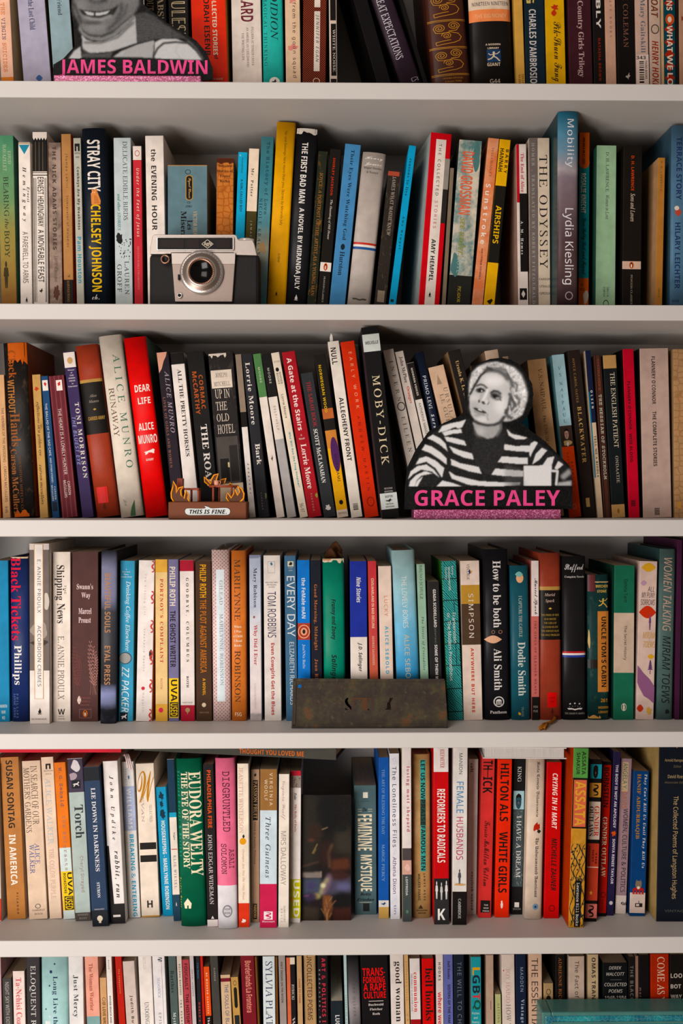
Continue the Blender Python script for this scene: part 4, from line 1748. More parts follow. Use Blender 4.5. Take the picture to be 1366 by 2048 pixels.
T S 3a3634 555 900 32 64 DOVER BEACH AND OTHER
B 1046 205 1082 790 60 ac281f|Y=1908|slim red book with small golden words
T s e0b880 310 530 34 60 The Compassion
B 1116 242 1152 810 112 c6b7ae||pale taupe book with dark sans author name
T S 2f2a28 550 900 40 70 Judith Butler
@ 270 1870 4.553
B 22 200 48 810 126 e0d9d3|Y=1908|ivory book with spaced black serif capitals
T F c0b8b0 200 315 34 56 BUTLER
T F 3a3634 610 1000 34 66 UNDOING GENDER
B 156 205 182 810 112 dedada|Y=1912|white book with thin scalloped outline
P 4a4a54 215 900 72 74
E arcs 4a4a54 205 245 40 80
T F 8a98b8 390 575 34 54 SEDGWICK
T F 6a7080 705 1100 34 54 EPISTEMOLOGY
B 302 200 330 810 72 4a5755|Y=1910|grey green book with large dark serif name
T f 1a2422 325 525 20 62 Barthes
T f d0d4d0 705 1000 20 66 Mythologies
B 378 200 405 810 46 cabeb2|Y=1912|slim cream book with dark spaced capitals
T S 4a4440 265 545 32 66 ROLAND BARTHES
T S 4a4440 590 900 32 66 THE PLEASURE
B 428 225 455 810 64 a5424a||dusty red book with black compressed capitals
T S 2a1014 535 900 25 70 THE HISTORY OF
T S 4a1a20 260 500 25 70 FOUCAULT
B 496 200 524 810 42 bab2b2|Y=1910|slim grey book with small dark capitals
T F 4a4648 315 560 30 66 SMITH : APPETITE
B 546 200 568 810 44 1c1c22|Y=1912|slim black book with blue and red words
T s 3a8aa8 255 395 30 66 Cole Mason
T f c84a44 610 900 30 70 WORLD'S FAIR
B 592 200 616 810 24 b02a20|Y=1912|very thin red book beside orange spine
B 622 290 646 810 54 d4541f||slim orange and black book with white capitals
N 15110f 735 1500
T S f0d0b8 345 715 36 62 BS MODERN CLASSICS
T S e0dcd8 750 900 30 66 Therese
B 682 200 712 810 72 3e3c38|Y=1910|dark olive book with tiny light capitals
T F b0aca4 300 420 40 60 HAWKER
B 776 365 794 810 92 c6ab8b||beige book with maroon band and blue capitals
N 6a1c28 392 425
T s 3a4a74 450 1000 36 74 THE SOULS OF BLACK FOLK
B 870 385 896 810 74 b58f54||golden tan book with black capsule emblem
E ring 1a1612 415 460 30 74
E capsule 1a1612 475 665 30 74
P 1f2424 730 1000 20 86
B 948 200 974 810 136 6e1a22|Y=1908|dark crimson book with pink condensed title
T S d88a7a 235 705 30 76 Borderlands/La Frontera
B 1090 200 1118 810 20 6a441f|Y=1914|thin bronze book left of white poetry spine
B 1140 205 1148 810 132 cfd8da|Y=1913|white book with elegant navy spaced capitals
T F 2a3450 240 900 22 78 SYLVIA PLATH
B 1278 200 1286 810 18 6a441f|Y=1914|thin bronze book right of white poetry spine
@ 540 1870 4.553
B 76 200 92 810 62 948a85|Y=1911|mushroom grey book with dark condensed capitals
T S 3a3432 245 615 28 58 FIRST INDIAN ON THE MOON
B 148 205 162 810 78 171314|Y=1913|black book with copper edge and cream top
N d8ccb8 205 268
P c8684a 205 1000 0 42
T F d0c8c0 450 590 55 84 RYBICKI
T F d0c8c0 745 1000 55 84 WILL
B 242 195 254 810 46 b6956f|Y=1912|slim sand brown book with red brown capitals
T S 8a4030 400 620 30 64 CHEEK TO CHEEK
B 306 195 318 810 108 a98760|Y=1909|tan book with thin dark art deco capitals
P 3a5a4a 195 1000 2 5
P 3a5a4a 195 1000 92 95
T s 2a2018 180 775 26 66 UNCOLLECTED POEMS
B 432 195 440 810 92 171114|Y=1910|black book with red title and grey subtitle
T S cc3c4c 210 1000 40 76 ART & POLITICS IN THE
T m b0a8a8 310 1000 8 28 Modernism, Marxism
B 552 602 556 810 110 1a2329|d=.142 side=1a2329 pg=efe2cc|low black book showing its deep cream page block
T S d8d8d8 730 930 36 72 LUCILLE
B 670 195 686 810 26 a8c0c0|Y=1910|thin pale aqua book with dark capitals
T F 2a3a3c 545 900 25 75 LETTERS TO A YOUNG
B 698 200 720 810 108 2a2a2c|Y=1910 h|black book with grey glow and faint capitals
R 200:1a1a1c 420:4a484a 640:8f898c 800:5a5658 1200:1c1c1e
T s 4a4648 400 740 40 60 MARY OLIVER
B 822 190 842 810 250 100e0f|Y=1908|wide black book with stacked bright red capitals
H S dc2a28 298 372 6 90 TRANS-
H S dc2a28 378 436 8 88 FORMING
H S dc2a28 440 506 8 90 A RAPE
H S dc2a28 514 576 8 90 CULTURE
P d0c8c4 598 603 26 80
H f d0c8c4 622 726 24 80 Buchwald|Fletcher|Roth
B 1092 185 1104 810 122 d8cfc8|Y=1908|cream book with fat black lowercase title
T f 1f1c1c 240 790 24 82 good woman
@ 800 1870 4.553
B 36 185 52 810 38 c49e6c|Y=1910|slim honey coloured book with tiny capitals
T F 7a5a34 240 595 30 66 EASTERNER'S TALES
T F 7a5a34 720 900 30 66 GRIST
B 86 215 98 810 94 dad2ce||white book with red lowercase title and red foot
N 941f22 768 1500
T f c8343c 340 700 36 76 communion
T F 6a6870 350 695 6 24 THE FEMALE SEARCH FOR LOVE
B 198 215 208 810 106 c41c1e||bright red book with black lowercase serif name
T f 1f1210 300 780 26 90 bell hooks
B 328 180 334 810 64 d4c9c4|Y=1909|white book with black word over red words
T S 3a3432 250 415 30 66 HOOKS
T S cc2c34 520 1000 20 80 where we stand
B 396 180 402 810 84 5e639e|Y=1909|periwinkle blue book with black sans lettering
T S 1a1c30 240 400 42 70 bell hooks
T S 1a1c30 450 800 42 70 SISTERS OF THE YAM
B 488 180 494 810 94 141c28|Y=1909|dark navy book with dim grey capitals
T s 66707a 245 1000 34 74 THE WILL TO CHANGE
B 646 200 650 810 92 2f8e96|side=6a706c|teal book with multicoloured stacked letters
T S d8a03a 295 365 14 88 L
T S 1c2430 365 530 14 88 GB
T S c83c44 530 590 14 88 T
T S 1f4a3a 592 680 14 92 Q
H S b0d0d0 700 810 8 80 Fiction|and|Poetry
B 783 178 786 810 68 ad9482|Y=1910 side=8a7564|plain grey beige book with one thin dark mark
P 2a2420 600 680 60 66
B 868 540 872 810 50 aaad7c||short olive green book with dark capitals
T s 3a3a20 625 900 36 72 GETTING AND
B 926 175 934 810 116 d0c1b6|Y=1909|pale pink cream book with faint rose capitals
T F bc9694 305 620 30 62 JOY HARJO
T F 7a7478 630 900 30 66 HOW WE
E disc c04a44 315 330 8 18
B 1052 175 1060 810 92 141e33|Y=1909|navy book with thin grey spaced name
T s 8a98a8 295 515 44 74 MADDEN
T f a8b4c0 585 800 40 80 Vintage
B 1172 170 1176 810 120 c4a58f|Y=1908|blush beige book with thin dark capitals
T s 3a2c26 210 900 20 70 THE ESSENTIAL
@ 1066 1870 4.553
B 98 440 100 810 86 a08460||short brown book with black ring and oval
E ring 1a1410 492 545 25 75
E capsule 1a1410 550 810 25 75
B 204 165 206 810 86 14110f|Y=1910|black book with rust coloured spaced capitals
T F b0683c 205 610 34 66 ADRIENNE RICH
B 327 195 328 810 142 baa595||beige book with rounded dark sans title
T s 2a2422 235 800 30 66 The Fact of a Body
B 502 160 504 810 94 b59f80|Y=1909|khaki beige book with dark spaced capitals
T S 2a241c 165 900 34 72 TOMAS TRANSTROMER
B 636 255 638 810 226 0f1012||wide black book with centred white italic capitals
H k c0bab0 285 370 14 88 DEREK|WALCOTT
H k c0bab0 435 585 6 96 COLLECTED|POEMS|1948-1984
P 6a6660 405 408 30 76
P 6a6660 618 621 32 80
B 870 200 872 810 58 151312||narrow black book with dim grey capitals
T S 6a6662 280 900 24 76 THE BLACK UNICORN
B 934 165 936 810 24 8a6a5a|Y=1912|very thin faded pink book among black ones
B 962 165 964 810 96 130e0e|Y=1910|plain black book with small pale words
T s a07a6a 480 660 4 26 more in
B 1072 155 1074 810 166 a02e1d|Y=1908|red book with large cream serif capitals
T F e0c8b0 200 900 36 76 COME AS YOU ARE
B 1245 155 1247 810 190 15110e|Y=1909|black book with stacked white sans words
H S b8b0a4 350 390 4 60 LOO
H S b8b0a4 448 486 4 54 BOT
H S b8b0a4 542 580 4 58 WAY
'''

# ---------------------------------------------------------------- the bookcase
SHELF = [(164.5, 198), (608.5, 640), (1039.5, 1073), (1465.5, 1497), (1878, 1911), (2305, 2338)]   # front edge, upper and lower pixel row
ZT = [at(683, a, 0).z for a, b in SHELF]
ZB = [at(683, b, 0).z for a, b in SHELF]
XL, XR, YB = at(-40, 1000, 0.2).x, at(1428, 1000, 0.2).x, 0.212
M_PAINT = plain('white_paint', 'cac6c2', rough=0.5, nscale=30, var=0.05, bump=0.15)
M_BACK = plain('white_paint_back', 'cac6c2', rough=0.6, nscale=20, var=0.06)
case = empty('bookcase', (0, 0.1, 0), 'white painted bookcase with shelves packed full of books', 'bookcase')
case_z = [(ZB[i], ZT[i]) for i in range(6)] + [(ZT[0] + 0.255, ZT[0] + 0.274)]
for zb, zt in case_z:
    bm = bmesh.new()
    add_box(bm, XL, XR, -0.1, YB - 0.1, zb, zt, bev=0.0012)
    bm_obj('shelf', bm, case, [M_PAINT])
top_z = case_z[-1][1]
for x0, x1 in ((XL - 0.02, XL), (XR, XR + 0.02)):
    bm = bmesh.new()
    add_box(bm, x0, x1, -0.1, YB - 0.1, 0, top_z + 0.3, bev=0.001)
    bm_obj('side_panel', bm, case, [M_PAINT])
bm = bmesh.new()
add_box(bm, XL - 0.02, XR + 0.02, YB - 0.1, YB - 0.092, 0, top_z + 0.3)
bm_obj('back_panel', bm, case, [M_BACK])
bm = bmesh.new()
add_box(bm, XL, XR, -0.09, YB - 0.1, 0.0, 0.08)
bm_obj('plinth', bm, case, [M_PAINT])
bm = bmesh.new()
add_box(bm, -2.5, 2.5, -4.0, YB + 0.02, -0.05, 0)
fl = bm_obj('floor', bm, None, [plain('oak_floor', '9a7a58', rough=0.5, nscale=8, var=0.3)])
fl['kind'] = 'structure'
bm = bmesh.new()
add_box(bm, -2.5, 2.5, YB + 0.02, YB + 0.1, 0, 2.6)
wl = bm_obj('wall_back', bm, None, [plain('wall_paint', 'd8d0c8', rough=0.8, nscale=15, var=0.04)])
wl['kind'] = 'structure'

# ---------------------------------------------------------------- books: read the table
SETB = [0.07, 0.07, 0.072, 0.064, 0.056, 0.05]
YM = None
BOOKS = []
ox = oy = 0.0
sc = 1.0
row = 0
for ln in DATA.splitlines():
    ln = ln.rstrip()
    if not ln:
        continue
    if ln.startswith('#row'):
        row = int(ln.split()[1])
        continue
    k, rest = ln[0], ln[2:]
    if k == '@':
        ox, oy, sc = (float(v) for v in rest.split())
    elif k == 'B':
        geo, opt, look = rest.split('|')
        g = geo.split()
        b = dict(row=row, x0=float(g[0]) / sc + ox, y0=float(g[1]) / sc + oy, x1=float(g[2]) / sc + ox, y1=float(g[3]) / sc + oy,
                 w=float(g[4]) / sc, col=g[5], look=look, el=[], tr=(ox, oy, sc), ramp=None)
        for t in opt.split():
            if '=' in t:
                a, v = t.split('=')
                b[a] = v
            else:
                b[t] = True
        BOOKS.append(b)
    else:
        b = BOOKS[-1]
        cy = lambda v: float(v) / sc + oy
        g = rest.split(None, 6 if k in 'TH' else 5)
        if k in 'TH':
            st, col = g[0], g[1]
            b['el'].append((k, st, col, cy(g[2]), cy(g[3]), float(g[4]) / 100, float(g[5]) / 100, g[6]))
        elif k == 'E':
            g = rest.split()
            b['el'].append((k, g[0], g[1], cy(g[2]), cy(g[3]), float(g[4]) / 100, float(g[5]) / 100, ''))
        elif k == 'P':
            b['el'].append((k, '', g[0], cy(g[1]), cy(g[2]), float(g[3]) / 100, float(g[4]) / 100, ''))
        elif k == 'N':
            b['el'].append((k, '', g[0], cy(g[1]), cy(g[2]), 0, 1, ''))
        elif k == 'R':
            b['ramp'] = [(cy(s.split(':')[0]), s.split(':')[1]) for s in rest.split()]

# place the spines in the world
for b in BOOKS:
    r = b['row']
    zs = ZT[r]
    ys = SETB[r]
    if 'yb' in b:
        ypx = float(b['yb']) / b['tr'][2] + b['tr'][1]
        xm = b['x1'] + b['w'] / 2
        ys = 0.03
        for _ in range(30):
            z = at(xm, ypx, ys).z
            ys += 0.6 * (z - zs) / ((ypx - HOR) / F)
            ys = min(max(ys, 0.006), 0.1)
    elif 's' in b:
        ys = float(b['s'])
    b['ys'] = ys
    p0, p1 = at(b['x0'], b['y0'], ys), at(b['x1'], b['y1'], ys)
    a = math.atan2(p0.x - p1.x, p0.z - p1.z)
    w = b['w'] * px_scale(ys) * math.cos(a)
    b['a'], b['wm'] = a, w
    lz = zs + max(0.0, w * math.sin(a)) + 0.0002
    t = (lz - p1.z) / (p0.z - p1.z)
    b['L0'] = [p1.x + (p0.x - p1.x) * t, lz]
    ytop = float(b['Y']) if 'Y' in b else b['y0']
    ztop = at(b['x0'], ytop, ys).z
    cap = (case_z[-1][0] if r == 0 else ZB[r - 1]) - 0.0015
    ztop = min(ztop, cap - max(0.0, -w * math.sin(a)))
    b['H'] = (ztop - lz) / math.cos(a)
    b['d'] = min(float(b.get('d', 0.13)), YB - 0.003 - ys)

# neighbours must not run into each other: trim where two slightly different tilts meet
for r in range(6):
    rb = [b for b in BOOKS if b['row'] == r]
    for p, q in zip(rb, rb[1:]):
        def edge(bk, side, z):
            c, s = math.cos(bk['a']), math.sin(bk['a'])
            bx = bk['L0'][0] + (bk['wm'] * c if side else 0)
            bz = bk['L0'][1] - (bk['wm'] * s if side else 0)
            return bx + (z - bz) * math.tan(bk['a'])
        z0 = ZT[r] + 0.001
        z1 = min(p['L0'][1] + p['H'] * math.cos(p['a']), q['L0'][1] + q['H'] * math.cos(q['a']))
        gap = min(edge(q, 0, z) - edge(p, 1, z) for z in (z0, z1))
        need = 0.0006 - gap
        if need > 0:
            # the wider of the two gives more
            fp = p['wm'] / (p['wm'] + q['wm'])
            dp, dq = need * fp, need * (1 - fp)
            p['wm'] -= dp * math.cos(p['a'])
            q['L0'][0] += dq
            q['wm'] -= dq * math.cos(q['a'])
            b['trim'] = need

ROWN = ['top', 'second', 'third', 'fourth', 'fifth', 'lowest']
NOUN = ('book', 'hardback', 'paperback', 'sliver', 'spine', 'edge')


def nick(look):
    ws = look.split()
    for i, x in enumerate(ws):
        if x in NOUN:
            q = ws[max(0, i - 2):i + 1]
            while q[0] in ('and', 'over', 'with', 'in', 'to', 'edge'):
                q = q[1:]
            return ' '.join(q)
    return ' '.join(ws[:3])


for b in BOOKS:
    for e in b['el']:
        if e[0] in 'TH':
            al = 'LEFT' if e[0] == 'T' else 'CENTER'
            b.setdefault('keys', []).append(queue_text(e[7], e[1], al))
for extra in (('GRACE PALEY', 'S'), ('JAMES BALDWIN', 'S'), ('THIS IS FINE.', 'K'), ('THOUGHT YOU LOVED ME', 'S'), ('Agfa', 'K'),
              ('S', 'f'), ('T', 'f'), ('Y', 'f'), ('.', 'f'), ('COLOR-AGNAR 1:2.8/45', 's')):
    queue_text(*extra)
eval_texts()
# titles longer than their letters' natural width are spaced out, not stretched
wide = []
for b in BOOKS:
    ki = 0
    for i, e in enumerate(b['el']):
        if e[0] not in 'TH':
            continue
        k0 = b['keys'][ki]
        if e[0] == 'T' and e[1] not in 'cx' and k0 in TDIM and len(e[7]) > 4:
            want = abs(e[4] - e[3]) / max(1e-6, abs(e[6] - e[5]) * b['w'])
            has = TDIM[k0][0] / TDIM[k0][1]
            if want > has * 1.25:
                wide.append((b, ki, k0, want, queue_text(k0[0], k0[1], 'LEFT', 2.0)))
        ki += 1
eval_texts()
fin = []
for b, ki, k0, want, k2 in wide:
    h0 = TDIM[k0][1]
    slope = TDIM[k2][0] - TDIM[k0][0]
    gap = 1 + (want * h0 / 1.22 - TDIM[k0][0]) / max(slope, 1e-6)
    b['keys'][ki] = queue_text(k0[0], k0[1], 'LEFT', min(2.6, max(1.0001, gap)))
eval_texts()


class Layer:
    """collects flat print for one part of a book"""
    def __init__(self):
        self.v, self.f, self.m, self.mats = [], [], [], []

    def mat(self, m):
        if m not in self.mats:
            self.mats.append(m)
        return self.mats.index(m)

    def add(self, pts, faces, m):
        o = len(self.v)
        i = self.mat(m)
        self.v += pts
        self.f += [tuple(o + k for k in f) for f in faces]
        self.m += [i] * len(faces)


def finish_layer(L, name, parent, prof):
    if not L.f:
        return
    bm = bmesh.new()
    vs = [bm.verts.new(v) for v in L.v]
    for f, m in zip(L.f, L.m):
        try:
            fc = bm.faces.new([vs[i] for i in f])
        except ValueError:
            continue
        fc.material_index = m
    if prof.round:
        bmesh.ops.triangulate(bm, faces=[f for f in bm.faces if len(f.verts) > 4])
        n = 8
        for k in range(1, n):
            x = -prof.w / 2 + prof.w * k / n
            bmesh.ops.bisect_plane(bm, geom=bm.verts[:] + bm.edges[:] + bm.faces[:], plane_co=(x, 0, 0), plane_no=(1, 0, 0), dist=1e-7)
    for v in bm.verts:
        v.co.y += prof.y(v.co.x)
    me = bpy.data.meshes.new(name)
    bm.normal_update()
    for f in bm.faces:
        if f.normal.y > 0:
            f.normal_flip()
    bm.to_mesh(me)
    bm.free()
    return link(name, me, parent, L.mats)


class Profile:
    def __init__(self, w, kind):
        self.w, self.round = w, kind in ('h', 'r')
        self.b = {'h': min(0.0045, 0.11 * w), 'r': min(0.002, 0.06 * w)}.get(kind, 0.0)
        e = min(0.0007, w * 0.06)
        if self.round:
            n = 10
            self.pts = [(-w / 2 + w * k / n, self.y(-w / 2 + w * k / n)) for k in range(n + 1)]
        else:
            self.pts = [(-w / 2, e), (-w / 2 + e * 0.35, e * 0.3), (-w / 2 + e, 0), (w / 2 - e, 0), (w / 2 - e * 0.35, e * 0.3), (w / 2, e)]

    def y(self, x):
        if not self.round:
            return 0.0
        t = min(1.0, abs(2 * x / self.w))
        return self.b * (1 - math.sqrt(max(0.0, 1 - (0.94 * t) ** 2))) / (1 - math.sqrt(1 - 0.94 ** 2))


def make_book(b, label, group):
    w, Hh, d, a, ys = b['wm'], b['H'], b['d'], b['a'], b['ys']
    c, s = math.cos(a), math.sin(a)
    loc = Vector((b['L0'][0] + w / 2 * c, ys, b['L0'][1] - w / 2 * s))
    root = empty('book', loc, label, 'book', group, (0, a, float(b.get('yaw', 0))))
    hard = 'h' in b
    prof = Profile(w, 'h' if hard else ('r' if 'r' in b else 'p'))

    def zl(py, v=0.5):
        xm = b['x1'] + (b['x0'] - b['x1']) * (py - b['y1']) / (b['y0'] - b['y1']) + b['w'] * v
        p = at(xm, py, ys) - loc
        return p.x * s + p.z * c
    rnd = random.Random(b['look'])
    pat, c2 = b.get('pat'), b.get('c2')
    rough = 0.38 if hard else 0.5
    ramp = None
    if b['ramp']:
        ramp = [(zl(y), col) for y, col in b['ramp']]
    base = paper(b['col'], rough, pat, c2, ramp)
    side = paper(b['side'], rough) if 'side' in b else (paper(b['col'], rough) if (ramp or pat) else base)
    mats = [base, side]
    # --- cover: a folded sheet or case round the page block
    bands = [(max(0, zl(e[4])), min(Hh, zl(e[3])), e[2]) for e in b['el'] if e[0] == 'N']
    bands = [t for t in bands if t[1] - t[0] > 1e-5]
    zs = sorted({0.0, Hh} | {round(v, 6) for t in bands for v in t[:2]})
    zs = [zs[0]] + [z for z0, z in zip(zs, zs[1:]) if z - z0 > 1e-5]
    zs[-1] = Hh
    t = min(0.0026 if hard else 0.0004, w * 0.16)
    prof_pts = prof.pts
    outer = [(-w / 2, d)] + prof_pts + [(w / 2, d)]
    inner = [(-w / 2 + t, d)] + [(max(-w / 2 + t, min(w / 2 - t, x)), y + t) for x, y in prof_pts] + [(w / 2 - t, d)]
    n = len(outer)
    bm = bmesh.new()
    O = [[bm.verts.new((x, y, z)) for x, y in outer] for z in zs]
    I = [[bm.verts.new((x, y, z)) for x, y in inner] for z in (0, Hh)]
    bidx = {}
    for i in range(len(zs) - 1):
        zm = (zs[i] + zs[i + 1]) / 2
        mi = 0
        for z0, z1, col in bands:
            if z0 <= zm <= z1:
                m = paper(col, rough)
                if m not in mats:
                    mats.append(m)
                mi = mats.index(m)
        for k in range(n - 1):
            f = bm.faces.new((O[i][k], O[i][k + 1], O[i + 1][k + 1], O[i + 1][k]))
            f.material_index = mi if 0 < k < n - 2 else 1
            f.smooth = prof.round and 0 < k < n - 2
    for k in range(n - 1):
        bm.faces.new((I[0][k + 1], I[0][k], I[1][k], I[1][k + 1])).material_index = 1
        bm.faces.new((O[0][k + 1], O[0][k], I[0][k], I[0][k + 1])).material_index = 1
        bm.faces.new((O[-1][k], O[-1][k + 1], I[1][k + 1], I[1][k])).material_index = 0
    for k in (0, n - 1):
        col_o = [O[i][k] for i in range(len(zs))]
        q = col_o + [I[1][k], I[0][k]]
        bm.faces.new(q if k else q[::-1]).material_index = 1
    bmesh.ops.recalc_face_normals(bm, faces=bm.faces[:])
    bm_obj('cover', bm, root, mats)
    # --- page block
    bm = bmesh.new()
    m = 0.0028 if hard else 0.0003
    yi = max(y for x, y in inner[1:-1]) + 0.0004
    add_box(bm, -w / 2 + t * 1.05, w / 2 - t * 1.05, yi, d - (0.004 if hard else 0.0002), m, Hh - m)
    bm_obj('pages', bm, root, [pages_mat(b.get('pg', 'c2a88c'))])
    # --- print
    ki = 0
    for i, (k, st, col, ya, yb, va, vb, txt) in enumerate(b['el']):
        off = -0.00008 - 0.00004 * i
        X = lambda v: -w / 2 + w * v
        LP = LE = LT = Layer()
        if k in 'PE':
            za, zb = zl(ya), zl(yb)
            za, zb = min(za, Hh - 0.0001), max(zb, 0.0001)
            va, vb = (max(va, 0.002), min(vb, 0.998))
            if za - zb < 1e-5:
                continue
        if k == 'P':
            q = [(X(va), off, zb), (X(vb), off, zb), (X(vb), off, za), (X(va), off, za)]
            LP.add(q, [(0, 1, 2, 3)], paper(col, rough))
        elif k == 'E':
            for j, (pts, oc) in enumerate(shape(st, rnd)):
                q = [(max(-w / 2 * .996, min(w / 2 * .996, X(va + (vb - va) * u))), off - 0.00001 * (j % 6), min(za, max(zb, zb + (za - zb) * v))) for u, v in pts]
                LE.add(q, [tuple(range(len(q)))], ink(oc or col))
        elif k in 'TH':
            co, faces = TGEO[b['keys'][ki]]
            ki += 1
            za, zb = zl(ya), zl(yb)
            if k == 'T':
                q = [(X(va + (vb - va) * v), off, za + (zb - za) * u) for u, v in co]
            else:
                q = [(X(va + (vb - va) * u), off, zb + (za - zb) * v) for u, v in co]
            # letters cut by an edge of the spine stop there
            if len(q):
                LT.add(q, [f for f in faces if all(0.0003 < q[x][2] < Hh - 0.0003 and abs(q[x][0]) < w / 2 * 0.995 for x in f)], ink(col))
        if k != 'N':
            finish_layer(LP, {'P': 'label_panel', 'E': 'emblem'}.get(k, 'lettering'), root, prof)
    b['root'], b['prof'] = root, prof
    return root


seen = set()
for r in range(6):
    rb = [b for b in BOOKS if b['row'] == r]
    for i, b in enumerate(rb):
        nb = []
        if i > 0:
            nb.append(nick(rb[i - 1]['look']))
        if i < len(rb) - 1:
            nb.append(nick(rb[i + 1]['look']))
        lab = b['look']
        tail = ' beside ' + nb[-1] if len((lab + nb[-1]).split()) <= 15 else ''
        if len(nb) == 2 and len((lab + ' between ' + nb[0] + ' and ' + nb[1]).split()) <= 16:
            tail = ', between ' + nb[0] + ' and ' + nb[1]
        if 'row' not in lab and not any(x in lab for x in ('beside', 'between', 'above', 'behind', 'against', 'among')):
            lab += tail
        if 'row' not in lab and len(lab.split()) <= 14:
            lab += ', %s shelf' % ROWN[r]
        if lab in seen:
            print('DUPLICATE LABEL', lab)
        seen.add(lab)
        make_book(b, lab, 'books standing on the %s shelf in view' % ROWN[r])


def book(words):
    for b in BOOKS:
        if b['look'].startswith(words):
            return b
    raise KeyError(words)


# small parts that belong to single books
M_TORN = plain('torn_brown_wrapper', '6a452c', rough=0.85, nscale=80, var=0.5)
b = book('green hardback with torn top')
bm = bmesh.new()
rnd = random.Random(4)
for (x0, z0, x1, z1, lean, y0) in ((-.0122, 0, .002, .014, .002, .020), (-.008, 0, .0085, .021, .003, .034), (.001, 0, .0122, .009, .0, .018)):
    nx, nz = 6, 6
    g = []
    for i in range(nx + 1):
        for j in range(nz + 1):
            u, v = i / nx, j / nz
            top = (z1 - z0) * (0.55 + 0.45 * math.sin(math.pi * u)) + rnd.uniform(-.001, .001)
            x = x0 + (x1 - x0) * u + lean * v
            y = y0 + 0.010 * math.sin(3.1 * u + 2 * v) + 0.012 * v * v
            g.append(bm.verts.new((x, y, b['H'] - 0.003 + top * v)))
    for i in range(nx):
        for j in range(nz):
            q = i * (nz + 1) + j
            bm.faces.new((g[q], g[q + nz + 1], g[q + nz + 2], g[q + 1]))
o = bm_obj('torn_wrapper', bm, b['root'], [M_TORN], smooth=True)
md = o.modifiers.new('thickness', 'SOLIDIFY')
md.thickness = 0.0006
b = book('cream book with thick black capitals and paper')
bm = bmesh.new()
add_prism(bm, [(-.006, b['H'] - .03), (.000, b['H'] - .03), (.0005, b['H'] + .010), (-.001, b['H'] + .0125), (-.003, b['H'] + .008)], 0.02, 0.0204)
bm_obj('bookmark', bm, b['root'], [plain('white_paper', 'e8e0d8', rough=0.7)])


def tube(bm, pts, r, n=8, r_end=None):
    rings = []
    for i, p in enumerate(pts):
        p = Vector(p)
        d = (Vector(pts[min(i + 1, len(pts) - 1)]) - Vector(pts[max(i - 1, 0)])).normalized()
        u = d.orthogonal().normalized()
        if i and abs(u.dot(pu)) < 0.99:
            u = (pu - d * pu.dot(d)).normalized()
        pu = u
        v = d.cross(u)
        rr = r if r_end is None else r + (r_end - r) * i / (len(pts) - 1)
        rings.append([bm.verts.new(p + (u * math.cos(2 * math.pi * k / n) + v * math.sin(2 * math.pi * k / n)) * rr) for k in range(n)])
    for a, b_ in zip(rings, rings[1:]):
        for k in range(n):
            bm.faces.new((a[k], a[(k + 1) % n], b_[(k + 1) % n], b_[k])).smooth = True
    bm.faces.new(rings[0][::-1])
    bm.faces.new(rings[-1])


# tassel of the ribbed red book, lying on the shelf
b = book('ribbed brick red hardback')
M_TAS = plain('brown_cotton', 'a5662c', rough=0.95, nscale=300, var=0.4)
bm = bmesh.new()
inv = Matrix.Translation(b['root'].location) @ b['root'].rotation_euler.to_matrix().to_4x4()
inv = inv.inverted()
P = lambda px, y, z: inv @ Vector((at(px, 1450, y).x, y, ZT[3] + z))
tube(bm, [P(1108, .070, .003), P(1110, .056, .0035), P(1106, .046, .003), P(1100, .038, .0028), P(1094, .033, .0032)], 0.0018)
for k in range(26):
    rn = random.Random(k)
    sx, sz = rn.uniform(-5, 5), rn.uniform(.0008, .005)
    tube(bm, [P(1096 + sx * .2, .034, .003), P(1090 + sx, .026 + rn.uniform(-.002, .002), sz), P(1083 + sx * 1.4, .012 + rn.uniform(-.005, .004), max(.0008, sz * .6))], 0.0006, 5)
bm_obj('tassel', bm, b['root'], [M_TAS])
# silk ribbon of the white and black book
b = book('white and black book with black italic')
bm = bmesh.new()
hh = b['H']
for k in range(3):
    tube(bm, [(.012, .02 + .004 * k, hh + .001), (.016 + .002 * k, .010, hh + .004), (.019 + .002 * k, .001, hh + .001), (.021 + .003 * k, -.004, hh - .008 - .002 * k)], 0.0011, 6)
bm_obj('ribbon', bm, b['root'], [plain('pink_white_ribbon', 'e0ccc8', rough=0.7)])

# ---------------------------------------------------------------- books lying flat on top of the fifth row
def lying(label, xa, xb, ybot, yl, yr, thick, depth, col, pages, text=None):
    """level book, spine from pixel xa at depth yl to pixel xb at depth yr; ybot: pixel row of the lower edge at xa."""
    p, q = at(xa, ybot, yl), at(xb, 1500, yr)
    q.z = p.z
    L = (q - p).length
    ang = math.atan2(q.y - p.y, q.x - p.x)
    thick = min(thick, ZB[3] - 0.0008 - p.z)
    root = empty('book', p, label, 'book', 'books lying flat across the fifth row', (0, 0, ang))
    m = paper(col, 0.45)
    t = 0.0012
    bm = bmesh.new()
    add_box(bm, 0, L, 0, depth, 0, t)
    add_box(bm, 0, L, 0, depth, thick - t, thick)
    if not pages:
        add_box(bm, 0, L, 0, t, t, thick - t)
    bm_obj('cover', bm, root, [m])
    bm = bmesh.new()
    add_box(bm, .002, L - .003, (.0005 if pages else t + .0002), depth - .003, t + .0001, thick - t - .0001)
    bm_obj('pages', bm, root, [pages_mat('e8e2dc' if pages else 'cbb79c')])
    if text:
        key, col2, x0, x1, z0, z1 = text
        co, faces = TGEO[key]
        me = bpy.data.meshes.new('lettering')
        me.from_pydata([(x0 + (x1 - x0) * u, -0.0002, z0 + (z1 - z0) * v) for u, v in co], [], faces)
        link('lettering', me, root, [ink(col2)])


